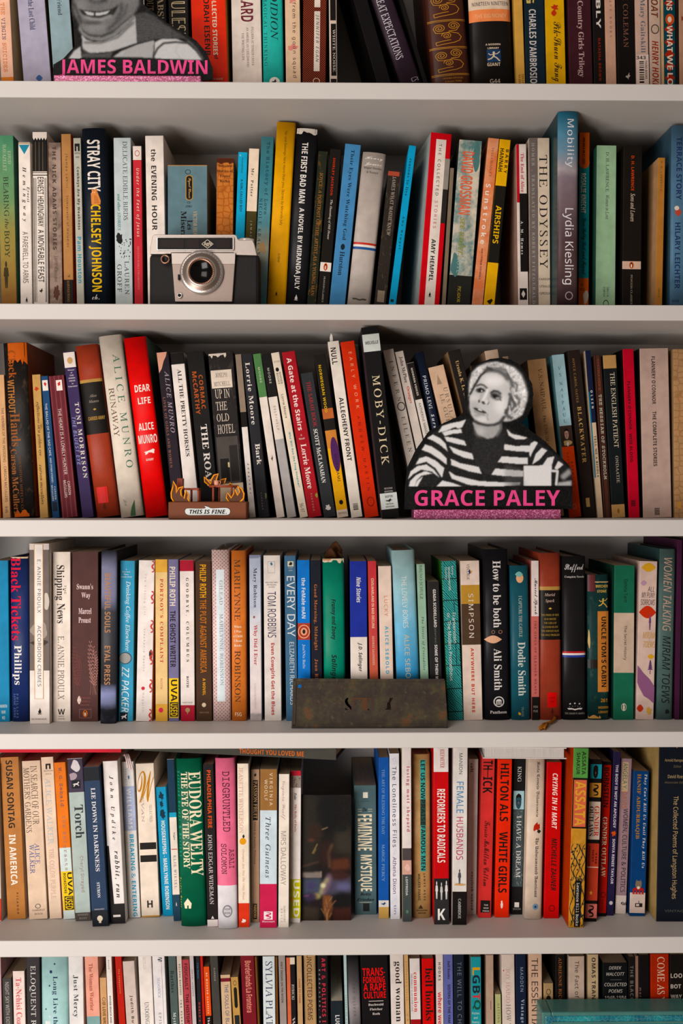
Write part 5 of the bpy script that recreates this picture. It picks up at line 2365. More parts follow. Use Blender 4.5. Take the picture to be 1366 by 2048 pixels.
lying('thin red book lying flat on the beige and cream books at row start', -30, 242, 1505, .046, .044, .0125, .12, 'c22034', False)
lying('dark olive book lying flat above pink and tan books, orange lettering', 268, 672, 1500.5, .052, 0.002, .0165, .125, '33322a', False,
      (('THOUGHT YOU LOVED ME', 'S', 'LEFT'), 'c8662c', 0.128, 0.204, 0.0022, 0.0078))
lying('white book lying flat across the scarlet and black books, page edges outward', 966, 1133, 1517, .040, .036, .013, .12, 'dcd4d0', True)


# ---------------------------------------------------------------- printed pictures: a fine grid of flat colour
class Canvas:
    def __init__(self, x0, y0, x1, y1, cell, base):
        self.x0, self.y0, self.cell = x0, y0, cell
        self.nx, self.ny = int((x1 - x0) / cell), int((y1 - y0) / cell)
        gx = x0 + (np.arange(self.nx) + .5) * cell
        gy = y0 + (np.arange(self.ny) + .5) * cell
        self.X, self.Y = np.meshgrid(gx, gy)
        self.img = np.ones((self.ny, self.nx, 3)) * np.array(base)
        self.tr = (0, 0, 1)

    def inside(self, pts):
        m = np.zeros(self.X.shape, bool)
        n = len(pts)
        for i in range(n):
            (xa, ya), (xb, yb) = pts[i], pts[(i + 1) % n]
            c = ((ya > self.Y) != (yb > self.Y))
            if ya != yb:
                m ^= c & (self.X < (xb - xa) * (self.Y - ya) / (yb - ya) + xa)
        return m

    def conv(self, pts):
        ox_, oy_, s_ = self.tr
        return [(x / s_ + ox_, y / s_ + oy_) for x, y in pts]

    def blur(self, m, r):
        r = r / self.tr[2] / self.cell
        if r < 0.4:
            return m
        k = int(math.ceil(r * 2))
        w = np.exp(-0.5 * (np.arange(-k, k + 1) / r) ** 2)
        w /= w.sum()
        for ax in (0, 1):
            p = np.pad(m, [(k, k) if i == ax else (0, 0) for i in (0, 1)], mode='edge')
            m = sum(wi * np.take(p, range(i, i + m.shape[ax]), axis=ax) for i, wi in enumerate(w))
        return m

    def put(self, m, col, al=1.0):
        col = np.array([col] * 3 if isinstance(col, (int, float)) else col)
        m = (m * al)[..., None]
        self.img = self.img * (1 - m) + col * m

    def poly(self, pts, col, blur=0.0, al=1.0, clip=None):
        m = self.blur(self.inside(self.conv(pts)).astype(float), blur)
        self.put(m if clip is None else m * clip, col, al)

    def oval(self, cx, cy, rx, ry, col, blur=0.0, al=1.0, rot=0.0):
        c, s = math.cos(rot), math.sin(rot)
        self.poly([(cx + rx * math.cos(t) * c - ry * math.sin(t) * s, cy + rx * math.cos(t) * s + ry * math.sin(t) * c)
                   for t in [2 * math.pi * k / 28 for k in range(28)]], col, blur, al)

    def line(self, pts, w, col, blur=0.0, al=1.0):
        P_ = self.conv(pts)
        w = w / self.tr[2] / 2
        m = np.zeros(self.X.shape)
        for (xa, ya), (xb, yb) in zip(P_, P_[1:]):
            dx, dy = xb - xa, yb - ya
            t = np.clip(((self.X - xa) * dx + (self.Y - ya) * dy) / (dx * dx + dy * dy + 1e-9), 0, 1)
            dist = np.hypot(self.X - xa - t * dx, self.Y - ya - t * dy)
            m = np.maximum(m, np.clip((w - dist) / self.cell + .5, 0, 1))
        self.put(self.blur(m, blur), col, al)

    def grain(self, seed, amp, mask=None, size=1.0):
        rg = np.random.default_rng(seed)
        n = self.blur(rg.standard_normal(self.X.shape), size * self.tr[2] * self.cell)
        n /= n.std() + 1e-9
        if mask is not None:
            n = n * mask
        self.img = np.clip(self.img + amp * n[..., None], 0.004, 1)


def picture(name, cv, outline, y, parent, rough=0.55, gam=1.0):
    """the canvas as a flat printed sheet in the plane y (world), kept inside the outline."""
    keep = cv.inside(outline)
    ny, nx = keep.shape
    A, Bp, Cc = at(cv.x0, cv.y0, y), at(cv.x0 + nx * cv.cell, cv.y0, y), at(cv.x0, cv.y0 + ny * cv.cell, y)
    iy, ix = np.nonzero(keep)
    used = np.zeros((ny + 1, nx + 1), bool)
    for dy in (0, 1):
        for dx in (0, 1):
            used[iy + dy, ix + dx] = True
    idx = -np.ones((ny + 1, nx + 1), int)
    idx[used] = np.arange(used.sum())
    vy, vx = np.nonzero(used)
    loc = parent.location
    co = np.stack([A.x + (Bp.x - A.x) * vx / nx - loc.x, np.full(len(vx), y - loc.y), A.z + (Cc.z - A.z) * vy / ny - loc.z], 1)
    faces = np.stack([idx[iy + 1, ix], idx[iy + 1, ix + 1], idx[iy, ix + 1], idx[iy, ix]], 1)
    me = bpy.data.meshes.new(name)
    me.from_pydata(co.tolist(), [], faces.tolist())
    # colour per vertex: mean of neighbouring cells
    pad = np.pad(cv.img, ((1, 1), (1, 1), (0, 0)), mode='edge')
    vc = (pad[:-1, :-1] + pad[1:, :-1] + pad[:-1, 1:] + pad[1:, 1:]) / 4
    att = me.color_attributes.new('print', 'FLOAT_COLOR', 'POINT')
    cols = np.ones((len(vx), 4))
    cols[:, :3] = np.clip(vc[vy, vx], 0, 1) ** gam * 0.9
    att.data.foreach_set('color', cols.ravel())
    m, nt, bs = new_mat('photo_print')
    at_ = node(nt, 'ShaderNodeAttribute', attribute_name='print')
    nz = node(nt, 'ShaderNodeTexNoise', i_Scale=900.0, i_Detail=2.0)
    tc = node(nt, 'ShaderNodeTexCoord')
    nt.links.new(tc.outputs['Object'], nz.inputs['Vector'])
    dk = mixc(nt, 1.0, at_.outputs['Color'], (0.9, 0.9, 0.9, 1), 'MULTIPLY')
    nt.links.new(mixc(nt, nz.outputs[0], dk, at_.outputs['Color']), bs.inputs['Base Color'])
    bs.inputs['Roughness'].default_value = rough
    bs.inputs['Specular IOR Level'].default_value = 0.12
    return link(name, me, parent, [m])


def glitter(name, col):
    m, nt, bs = new_mat(name)
    tc = node(nt, 'ShaderNodeTexCoord')
    v = node(nt, 'ShaderNodeTexVoronoi', i_Scale=1100.0)
    nt.links.new(tc.outputs['Object'], v.inputs['Vector'])
    cr = node(nt, 'ShaderNodeValToRGB')
    c = lin(col)
    cr.color_ramp.elements[0].position, cr.color_ramp.elements[0].color = 0.1, tuple(x * .45 for x in c[:3]) + (1,)
    cr.color_ramp.elements[1].position, cr.color_ramp.elements[1].color = 0.72, c
    e = cr.color_ramp.elements.new(0.86)
    e.color = (min(1, c[0] * 1.5), min(1, c[1] * 3.5), min(1, c[2] * 2.6), 1)
    sp = node(nt, 'ShaderNodeSeparateColor')
    nt.links.new(v.outputs['Color'], sp.inputs[0])
    nt.links.new(sp.outputs[0], cr.inputs[0])
    nt.links.new(cr.outputs[0], bs.inputs['Base Color'])
    bs.inputs['Roughness'].default_value = 0.35
    bs.inputs['Metallic'].default_value = 0.25
    nm = node(nt, 'ShaderNodeBump', i_Strength=0.6, i_Distance=0.0006)
    nt.links.new(sp.outputs[1], nm.inputs['Height'])
    nt.links.new(nm.outputs[0], bs.inputs['Normal'])
    return m


M_CARD = plain('black_card', '0d0c0c', rough=0.75, nscale=200, var=0.2)
M_GLIT = glitter('pink_glitter', 'b8587e')


def standee(label, outline, cv, y, base_px, base_y, word, word_px, row_i):
    """outline (pixels) cut from 3 mm black board standing on a glitter bar"""
    zs = ZT[row_i]
    xs = [at(x, 900, y).x for x, _ in outline]
    root = empty('portrait_cutout', (sum(xs) / len(xs), y, zs), label, 'cutout', 'black and white portrait cutouts on glitter bars')
    pts = []
    for x, yy in outline:
        p = at(x, yy, y)
        pts.append((p.x - root.location.x, max(p.z - zs, 0.0005)))
    bm = bmesh.new()
    add_prism(bm, pts[::-1], 0.0, 0.004)
    bm_obj('board', bm, root, [M_CARD])
    picture('portrait_print', cv, outline, y - 0.0003, root, 0.6, 1.32)
    L = Layer()
    co, faces = TGEO[(word, 'S', 'LEFT')]
    p, q = at(word_px[0], word_px[3], y), at(word_px[2], word_px[1], y)
    L.add([(p.x + (q.x - p.x) * u - root.location.x, -0.0006, p.z + (q.z - p.z) * v - zs) for u, v in co], faces, ink('e0568c'))
    me = bpy.data.meshes.new('lettering')
    me.from_pydata(L.v, [], L.f)
    link('lettering', me, root, L.mats)
    bm = bmesh.new()
    yb = base_y
    p, q = at(base_px[0], base_px[1], yb), at(base_px[2], 0, yb)
    zt = p.z - zs
    add_box(bm, p.x - root.location.x, q.x - root.location.x, yb - y, 0.03, 0.0002, zt, bev=0.0012)
    bm_obj('glitter_base', bm, root, [M_GLIT])
    return root


# --- the portrait with the striped cardigan
cv = Canvas(808, 714, 1150, 1022, 1.15, (.012,) * 3)
fz, lz, dz = (930, 700, 9.757), (800, 860, 3.794), (780, 640, 3.595)
cv.tr = fz
hair = [(70, 900), (78, 760), (95, 620), (140, 440), (250, 330), (420, 252), (600, 222), (780, 262), (950, 345), (1080, 480), (1150, 650), (1215, 820), (1205, 1000),
        (1150, 1180), (1110, 1270), (1000, 1335), (880, 1385), (770, 1395), (600, 1300), (300, 900)]
cv.poly(hair, .60, 12)
hm = cv.blur(cv.inside(cv.conv(hair)).astype(float), 8)
cv.poly([(820, 300), (960, 350), (1090, 480), (1160, 650), (1210, 850), (1180, 1000), (1080, 900), (1010, 760), (1030, 650), (930, 540), (860, 450)], .80, 30, .9)
cv.poly([(90, 620), (150, 440), (260, 330), (400, 270), (520, 250), (430, 330), (320, 450), (220, 600), (150, 760), (90, 840)], .74, 24, .9)
cv.grain(3, .09, hm, 1.1)
cv.poly([(98, 870), (190, 710), (280, 540), (400, 455), (540, 435), (700, 500), (800, 580), (865, 700), (862, 900), (830, 1100), (745, 1310), (660, 1425),
         (500, 1468), (350, 1455), (200, 1380), (120, 1260), (84, 1100)], .64, 10)
cv.oval(560, 600, 210, 105, .86, 55)
cv.oval(690, 1060, 120, 190, .82, 55)
cv.oval(180, 940, 90, 60, .74, 30)
cv.oval(190, 1120, 80, 130, .50, 45, .8)
cv.oval(330, 1360, 110, 50, .76, 30)
cv.line([(98, 860), (190, 690), (300, 500), (420, 395)], 44, .05, 10)
cv.line([(400, 400), (520, 385), (640, 400), (760, 470), (830, 560)], 86, .14, 20, .9)
cv.line([(430, 345), (520, 380)], 60, .10, 16)
cv.line([(600, 360), (690, 345)], 36, .22, 14)
cv.line([(690, 360), (790, 390), (850, 480)], 50, .22, 18)
for pts, w, g in (([(830, 480), (900, 600), (930, 700)], 66, .16), ([(940, 620), (1020, 680), (1000, 800)], 40, .22), ([(870, 860), (920, 960), (980, 1080)], 64, .12),
                  ([(960, 1100), (900, 1180), (860, 1060)], 46, .16), ([(1000, 900), (1060, 960), (1040, 1060)], 46, .18), ([(800, 1180), (830, 1290), (900, 1330)], 64, .14),
                  ([(890, 740), (940, 900)], 44, .18), ([(960, 1220), (1010, 1160), (1060, 1180)], 34, .26), ([(880, 940), (860, 1100), (790, 1230)], 60, .12)):
    cv.line(pts, w, g, 12, .9)
for pts in ([(905, 760), (935, 880), (975, 980)], [(862, 1090), (885, 1210)], [(1000, 1240), (1085, 1120), (1120, 1000)], [(1010, 830), (1090, 900)], [(940, 1290), (1030, 1280)], [(830, 400), (900, 520)]):
    cv.line(pts, 18, .82, 6, .85)
# eyes, brows, nose, mouth
cv.line([(220, 700), (300, 668), (370, 690), (430, 745)], 34, .10, 10)
cv.oval(300, 785, 96, 50, .14, 16)
cv.oval(290, 790, 44, 34, .03, 9)
cv.oval(322, 795, 12, 14, .75, 3)
cv.line([(220, 775), (300, 745), (390, 800)], 16, .04, 6)
cv.line([(505, 835), (560, 795), (640, 810), (690, 850)], 44, .07, 12)
cv.oval(600, 900, 118, 70, .10, 18, .95, .35)
cv.oval(585, 900, 40, 36, .03, 10)
cv.line([(520, 870), (620, 890), (705, 985)], 16, .04, 7)
cv.oval(640, 940, 40, 20, .45, 9)
cv.line([(440, 770), (400, 890), (350, 975)], 40, .88, 12, .9)
cv.line([(330, 850), (300, 950), (270, 985)], 36, .44, 16, .7)
cv.line([(470, 860), (455, 960), (475, 1030)], 30, .5, 14, .7)
cv.oval(365, 1028, 46, 28, .04, 9, 1, .5)
cv.line([(440, 1060), (458, 1020)], 18, .10, 6)
cv.oval(275, 1000, 16, 28, .10, 8)
cv.oval(410, 1010, 34, 40, .76, 14)
cv.poly([(150, 1120), (230, 1130), (330, 1165), (400, 1200), (440, 1240), (380, 1240), (280, 1215), (190, 1170)], .05, 8)
cv.oval(290, 1168, 46, 15, .78, 6, 1, .35)
cv.line([(190, 1190), (270, 1235), (380, 1265)], 36, .36, 12)
cv.oval(240, 1275, 70, 22, .25, 18, .6)
cv.line([(435, 1240), (430, 1310), (455, 1370)], 24, .42, 12)
cv.line([(170, 1380), (280, 1440), (420, 1475), (560, 1470), (670, 1420), (760, 1310)], 50, .10, 18)
cv.poly([(140, 1410), (240, 1470), (420, 1500), (600, 1490), (700, 1450), (690, 1560), (620, 1660), (520, 1730), (400, 1740), (270, 1660), (170, 1540)], .42, 16)
cv.oval(300, 1600, 90, 90, .55, 40)
cv.line([(690, 1440), (690, 1560), (600, 1690)], 40, .2, 16)
cv.tr = lz
cloth = [(225, 100), (250, 20), (350, -40), (470, -75), (520, -90), (590, 0), (750, 0), (800, -20), (860, 10), (980, 60), (1110, 130), (1240, 240), (1300, 330), (1300, 425), (66, 435), (60, 370), (110, 260), (160, 170)]
cv.poly(cloth, .035, 2)
turt = [(585, 0), (620, 40), (700, 55), (760, 10), (800, 10), (790, 150), (740, 260), (680, 345), (600, 300), (540, 170)]
cv.poly(turt, .05, 3)
cv.tr = fz
cv.poly([(150, 1400), (240, 1450), (420, 1480), (600, 1470), (700, 1430), (700, 1540), (640, 1640), (540, 1715), (420, 1730), (290, 1665), (190, 1560)], .46, 12)
cv.oval(300, 1590, 90, 80, .58, 36)
cv.line([(690, 1440), (700, 1540), (620, 1670)], 44, .2, 16)
cv.line([(200, 1395), (290, 1440), (430, 1470), (570, 1462), (690, 1410), (765, 1300)], 40, .10, 14)
cv.tr = lz
WH = .74
stripes = [[(290, 18), (320, -30), (380, -50), (440, -62), (470, -40), (410, -20), (340, 10)], [(395, -45), (500, -80), (470, -20), (440, -10)],
           [(205, 62), (250, 35), (300, 60), (345, 105), (360, 160), (300, 110), (250, 80)],
           [(318, 20), (380, 0), (462, -8), (470, 22), (400, 28), (340, 45)], [(335, 50), (420, 62), (488, 82), (502, 118), (430, 105), (355, 84)],
           [(165, 150), (190, 110), (240, 125), (300, 165), (355, 218), (352, 262), (300, 222), (230, 175)],
           [(120, 262), (145, 215), (200, 200), (270, 232), (335, 290), (318, 362), (270, 290), (200, 240)],
           [(62, 372), (80, 315), (130, 275), (200, 262), (255, 300), (302, 362), (240, 315), (160, 300), (100, 335)],
           [(66, 434), (78, 388), (125, 340), (190, 312), (245, 330), (165, 345), (125, 385), (112, 434)],
           [(112, 432), (130, 385), (175, 350), (130, 432)],
           [(370, 120), (450, 152), (545, 178), (560, 224), (480, 208), (405, 172)], [(385, 218), (450, 250), (595, 280), (620, 332), (520, 312), (388, 265)],
           [(368, 312), (420, 345), (600, 388), (760, 396), (912, 398), (905, 420), (700, 430), (520, 416), (392, 368)], [(272, 432), (320, 384), (400, 402), (480, 432)],
           [(808, -10), (850, 30), (900, 40), (965, 58), (940, 72), (880, 72), (825, 42)], [(792, 106), (880, 122), (985, 116), (985, 166), (880, 160), (790, 150)],
           [(772, 200), (970, 212), (970, 260), (880, 256), (740, 244)], [(722, 292), (936, 310), (932, 354), (800, 350), (693, 338)],
           [(990, 102), (1020, 84), (1045, 96), (1002, 172), (986, 212), (978, 150)], [(1030, 182), (1075, 135), (1115, 155), (1060, 222), (1002, 262)],
           [(1080, 270), (1120, 210), (1172, 200), (1152, 262), (1130, 282)], [(1172, 290), (1200, 235), (1240, 262), (1192, 302)]]
for sp in stripes:
    cv.poly(sp, WH, 2.5)
cv.poly([(795, 260), (935, 300), (935, 425), (795, 425)], .2, 10, .35)
cv.poly([(1190, 425), (1200, 400), (1300, 385), (1300, 425)], .5, 6)
cv.poly([(1215, 350), (1285, 292), (1300, 330), (1240, 378)], .4, 8)
cv.line([(1155, 310), (1195, 312), (1185, 412)], 18, .7, 2)
cv.poly([(940, 272), (1150, 266), (1148, 425), (940, 425)], .76, 2.5)
cv.poly([(30, 428), (1310, 424), (1310, 620), (30, 620)], .012, 1)
cv.line([(880, 430), (880, 590)], 90, .035, 30, .8)
cv.grain(11, .008, None, .6)
G_OUT = [(105, 1360), (108, 1200), (125, 1060), (185, 935), (280, 800), (390, 738), (500, 690), (542, 645), (540, 560), (533, 500), (553, 425), (590, 352), (650, 305),
         (720, 280), (800, 271), (870, 285), (930, 320), (985, 395), (1020, 455), (1030, 530), (1022, 620), (990, 690), (945, 735), (1010, 795), (1110, 868), (1200, 958),
         (1280, 1036), (1302, 1070), (1311, 1150), (1313, 1358)]
G_OUT = [(x / 3.595 + 780, y / 3.595 + 640) for x, y in G_OUT]
standee('portrait cutout of a person in a striped cardigan, pink lettering, on the third shelf', G_OUT, cv, 0.022, (828, 1019, 1122), 0.012,
        'GRACE PALEY', (829, 980, 1120, 1012), 2)

# --- the portrait with the roll-neck scarf
cv = Canvas(100, -150, 430, 164, 1.15, (.014,) * 3)
cv.tr = (100, 0, 4.139)
cv.poly([(190, -120), (196, 20), (205, 110), (240, 190), (275, 260), (330, 290), (430, 297), (520, 262), (600, 185), (690, 122), (735, 40), (745, -120), (720, -420), (600, -590), (420, -600), (250, -520), (190, -330)], .22, 10)
cv.oval(250, 60, 50, 70, .30, 30)
cv.oval(620, -30, 60, 90, .26, 40)
cv.oval(370, 222, 100, 46, .30, 26)
cv.oval(395, -6, 75, 30, .03, 12)
cv.oval(385, -60, 60, 70, .30, 20)
cv.oval(290, -230, 60, 26, .03, 14)
cv.oval(520, -230, 60, 26, .03, 14)
cv.line([(200, 30), (230, 110), (262, 190)], 20, .06, 10)
cv.line([(560, 40), (520, 110), (450, 150)], 14, .05, 8)
cv.line([(590, 20), (590, 90), (540, 190), (480, 240)], 20, .07, 12)
cv.line([(640, 30), (620, 110), (560, 180)], 14, .10, 10)
cv.poly([(235, 70), (290, 85), (400, 92), (500, 75), (560, 45), (530, 110), (470, 145), (400, 155), (310, 145), (262, 110)], .035, 6)
cv.poly([(280, 90), (340, 100), (362, 102), (362, 128), (310, 122)], .55, 4)
cv.poly([(378, 104), (440, 98), (495, 84), (470, 112), (420, 124), (378, 126)], .55, 4)
cv.line([(295, 140), (350, 158), (420, 160), (500, 130)], 24, .36, 8)
cv.oval(350, 186, 80, 14, .08, 12)
cv.line([(262, 255), (320, 300), (420, 308), (530, 262)], 20, .03, 10)
cv.poly([(150, 490), (200, 420), (250, 385), (262, 480), (240, 492)], .52, 5)
cv.poly([(262, 282), (300, 325), (360, 345), (440, 340), (560, 285), (650, 200), (710, 120), (722, 350), (620, 385), (500, 425), (330, 440), (270, 405)], .50, 5)
cv.poly([(245, 200), (275, 262), (330, 298), (430, 306), (520, 270), (600, 195), (695, 118), (705, 150), (620, 230), (540, 295), (440, 335), (340, 332), (270, 290), (235, 245)], .28, 6)
for k in range(26):
    t = k / 25
    x = 290 + 400 * t
    cv.line([(x, 330 - 170 * max(0, t - .35) - 10), (x + 12, 300 - 190 * max(0, t - .35) - 4)], 4, .16, 2, .5)
cv.line([(285, 350), (420, 352), (560, 305), (690, 180)], 14, .10, 8)
cv.line([(270, 405), (300, 440), (380, 445)], 12, .12, 6)
cv.poly([(705, 112), (790, 96), (850, 120), (960, 200), (1090, 282), (1135, 315), (1000, 312), (880, 318), (722, 352)], .10, 6)
for k in range(9):
    cv.line([(720, 150 + 22 * k), (860, 170 + 16 * k), (1000, 235 + 9 * k)], 5, .16, 3, .6)
cv.poly([(262, 440), (400, 445), (520, 425), (500, 472), (262, 476)], .12, 6)
cv.poly([(520, 470), (590, 420), (722, 365), (862, 328), (850, 472)], .47, 5)
for k in range(16):
    cv.line([(600 + 16 * k, 470), (640 + 14 * k, 400 - 4 * k)], 4, .25, 2, .6)
cv.poly([(862, 470), (868, 345), (930, 315), (1050, 318), (1130, 350), (1210, 420), (1265, 490), (880, 480)], .58, 5)
cv.line([(1128, 350), (1040, 342), (940, 352), (890, 395), (856, 462)], 16, .05, 5)
cv.line([(1060, 350), (1040, 420), (1080, 480)], 8, .45, 5, .6)
cv.line([(1140, 330), (1200, 385), (1262, 478)], 22, .12, 6)
cv.poly([(0, 492), (200, 482), (600, 474), (1000, 486), (1360, 500), (1360, 700), (0, 700)], .012, 1)
cv.grain(5, .012, None, .6)
B_OUT = [(22, 662), (28, 535), (110, 485), (235, 350), (225, 300), (195, 215), (178, 100), (172, -100), (180, -340), (250, -540), (420, -620), (610, -610), (735, -430), (762, -120), (768, 30), (860, 105),
         (970, 190), (1100, 268), (1210, 335), (1300, 440), (1345, 560), (1345, 655), (1270, 660)]
B_OUT = [(x / 4.139 + 100, y / 4.139) for x, y in B_OUT]
standee('portrait cutout of a smiling person in a rolled scarf, pink lettering, on the topmost shelf', B_OUT, cv, 0.024, (107, 149.5, 402), 0.012,
        'JAMES BALDWIN', (119, 120.5, 415, 155), 0)

# ---------------------------------------------------------------- the film camera
yc = 0.022
cz = ZT[1]
Z = lambda px, py, y=yc: at(px / 5.254 + 285, py / 5.254 + 450, y)
pc = Z(640, 500)
camr = empty('film_camera', (pc.x, yc, cz), 'silver and black vintage film camera standing before the slate blue book', 'camera')
rel = lambda px, py, y=yc: ((Z(px, py, y).x - pc.x), (Z(px, py, y).z - cz))
M_SIL = plain('brushed_silver', 'c4bab3', rough=0.42, metal=0.7, nscale=200, var=0.1)
M_SIL2 = plain('bright_silver', 'e0d8d2', rough=0.3, metal=0.85, nscale=200, var=0.06)
M_SATIN = plain('satin_silver', 'a3948c', rough=0.4, metal=0.8, nscale=300, var=0.12)
M_LEA = plain('black_leatherette', '1c1a1a', rough=0.6, nscale=900, var=0.5, bump=0.8)
M_BLK = plain('black_enamel', '0d0c0c', rough=0.55, nscale=50, var=0.2)
M_GLASS = plain('dark_lens_glass', '0c0a0c', rough=0.14, nscale=20, var=0.3, coat=0.0)
M_COP = plain('copper_ring', '94705e', rough=0.3, metal=0.8, nscale=200, var=0.2)
M_WIN = plain('window_glass', '1c0f0a', rough=0.45, nscale=30, var=0.4, coat=0.0)


def cam_prism(name, pts, y0, y1, m, bev=0.0, parent=None):
    bm = bmesh.new()
    add_prism(bm, [rel(x, y) for x, y in pts], y0 - yc, y1 - yc)
    if bev:
        bmesh.ops.bevel(bm, geom=bm.edges[:], offset=bev, segments=3, affect='EDGES', profile=0.5)
    return bm_obj(name, bm, parent or camr, [m], smooth=False)


bm = bmesh.new()
xa, _ = rel(72, 500)
xb, _ = rel(1228, 500)
_, zt = rel(640, 305)
add_box(bm, xa, xb, 0, 0.036, 0.0002, zt, bev=0.004)
bm_obj('body', bm, camr, [M_LEA])
cam_prism('top_plate', [(80, 308), (84, 230), (108, 115), (128, 102), (968, 102), (990, 112), (1004, 148), (1020, 160), (1160, 160), (1178, 200), (1206, 322), (980, 316), (960, 292), (310, 292), (300, 308)],
          yc - 0.0015, yc + 0.034, M_SIL, bev=0.0009)
fr = cam_prism('window_frame', [(148, 138), (162, 130), (955, 130), (968, 138), (968, 264), (955, 272), (162, 272), (148, 264)], yc - 0.0035, yc - 0.0012, M_SIL2, bev=0.0006)
cam_prism('window_panel', [(164, 142), (948, 142), (948, 262), (164, 262)], yc - 0.0042, yc - 0.003, M_BLK)
for x0, x1 in ((195, 440), (470, 600), (785, 925)):
    cam_prism('window_pane', [(x0, 162), (x1, 162), (x1, 252), (x0, 252)], yc - 0.0047, yc - 0.004, M_WIN)
bm = bmesh.new()
for pts in stroke([(688, 165), (748, 210), (688, 255), (628, 210), (688, 165)], 5):
    vs = [bm.verts.new((rel(x, y)[0], -0.0052, rel(x, y)[1])) for x, y in pts]
    bm.faces.new(vs)
co, faces = TGEO[('Agfa', 'K', 'LEFT')]
p0, p1 = rel(648, 234), rel(732, 188)
vs = [bm.verts.new((p0[0] + (p1[0] - p0[0]) * u, -0.0052, p0[1] + (p1[1] - p0[1]) * v)) for u, v in co]
for f in faces:
    try:
        bm.faces.new([vs[i] for i in f])
    except ValueError:
        pass
bm_obj('maker_badge', bm, camr, [plain('badge_silver', 'd8ccb8', rough=0.4)])
cam_prism('face_plate', [(306, 302), (984, 302), (948, 812), (346, 812)], yc - 0.004, yc + 0.002, M_SATIN, bev=0.0008)
cam_prism('face_plate_upper', [(312, 304), (978, 304), (972, 418), (316, 418)], yc - 0.0048, yc - 0.0036, M_SIL)
lx, lz_ = rel(628, 508)
u = px_scale(yc) / 5.254
prof = [(232, 0), (232, -12), (224, -30), (206, -38), (196, -40), (184, -52), (158, -58), (150, -66), (142, -72), (120, -72), (116, -62), (112, -56), (0.01, -46)]
bm = bmesh.new()
add_lathe(bm, [(r * u, -0.004 + d * u) for r, d in prof], lx, lz_, mi=[1, 1, 1, 1, 2, 2, 1, 1, 3, 3, 4, 4], n=64)
bm_obj('lens', bm, camr, [M_SATIN, M_SIL2, plain('bronze_ring', 'a8988e', rough=0.3, metal=0.85), M_COP, M_GLASS])
bm = bmesh.new()
for k in range(44):
    a = 2 * math.pi * k / 44
    if 4 <= k % 11 <= 9 or k % 2:
        q = [(lx + (r * math.cos(a + da)) * u, -0.004 - (39.5 if r < 210 else 39) * u, lz_ + (r * math.sin(a + da)) * u) for r, da in ((199, -.018), (206, -.018), (206, .018), (199, .018))]
        bm.faces.new([bm.verts.new(v) for v in q])
    q = [(lx + (r * math.cos(a + da)) * u, -0.004 - 72.6 * u, lz_ + (r * math.sin(a + da)) * u) for r, da in ((125, -.03), (136, -.03), (136, .03), (125, .03))]
    bm.faces.new([bm.verts.new(v) for v in q])
bm_obj('engraved_scale', bm, camr, [plain('engraving', '3a2c28', rough=0.5)])
for nm, px, py, r, m2 in (('sync_socket', 246, 370, 50, M_COP), ('screw', 397, 748, 28, M_SIL2)):
    bm = bmesh.new()
    x, z = rel(px, py)
    add_lathe(bm, [(r * u, -0.004), (r * u, -0.0062), (r * .68 * u, -0.0066), (r * .62 * u, -0.005), (0.00001, -0.0049)], x, z, mi=[0, 0, 0, 1], n=24)
    bm_obj(nm, bm, camr, [m2, M_BLK])
bm = bmesh.new()
x, z = rel(1080, 160)
n = 40
add_lathe(bm, [(80 * u, z - 0.001), (80 * u, z + 36 * u), (76 * u, z + 40 * u), (0.0001, z + 40 * u)], x, 0.015, n=48, axis='Z')
for k in range(n):
    a = 2 * math.pi * k / n
    c_, s_ = math.cos(a), math.sin(a)
    add_box(bm, x + 79 * u * c_ - .0004, x + 79 * u * c_ + .0004, .015 + 79 * u * s_ - .0004, .015 + 79 * u * s_ + .0006, z + .0005, z + 34 * u)
bm_obj('winding_dial', bm, camr, [M_SIL2])
bm = bmesh.new()
x, z = rel(338, 102)
add_box(bm, x - 40 * u, x + 40 * u, .006, .02, z - .0005, z + 8 * u, bev=.0005)
bm_obj('shutter_button', bm, camr, [M_SIL2])
bm = bmesh.new()
x, z = rel(388, 560)
add_box(bm, x - 8 * u, x + 12 * u, -.008, -.004, z - 28 * u, z + 28 * u, bev=.0004)
bm_obj('lens_lever', bm, camr, [M_BLK])

# ---------------------------------------------------------------- the little flame diorama on the third shelf
yd = 0.012
dz0 = ZT[2]
Zd = lambda px, py, y=yd: at(px / 8.035 + 330, py / 8.035 + 910, y)
pd = Zd(680, 900)
toy = empty('toy_diorama', (pd.x, yd, dz0), 'small brown toy scene with flames, table and mug before the black books', 'toy')
rd = lambda px, py, y=yd: (Zd(px, py, y).x - pd.x, Zd(px, py, y).z - dz0)
M_TB = plain('brown_plastic', '6c3a22', rough=0.5, nscale=40, var=0.06)
M_RED = plain('red_brown_plastic', '8a3f2c', rough=0.4, nscale=40, var=0.08)
M_FY = plain('flame_yellow', 'e8962a', rough=0.4, nscale=40, var=0.06)
M_FO = plain('flame_brown', '55301c', rough=0.5, nscale=40, var=0.1)
M_MUG = plain('cream_plastic', 'd89a80', rough=0.35, nscale=40, var=0.06)
bm = bmesh.new()
x0, zt = rd(52, 752)
x1, _ = rd(1312, 752)
add_box(bm, x0, x1, 0, 0.042, 0.0002, zt, bev=0.0012)
bm_obj('base', bm, toy, [M_TB])
bub = [(315, 905), (325, 870), (350, 852), (560, 860), (655, 852), (650, 830), (628, 808), (690, 825), (745, 856), (900, 846), (1000, 846), (1040, 865), (1055, 905), (1042, 950), (1010, 970), (800, 965), (500, 972), (370, 972), (328, 945)]
bub = [q for p_, n_ in zip(bub, bub[1:] + bub[:1]) for q in ((p_[0] * .8 + n_[0] * .2, p_[1] * .8 + n_[1] * .2), (p_[0] * .2 + n_[0] * .8, p_[1] * .2 + n_[1] * .8))]
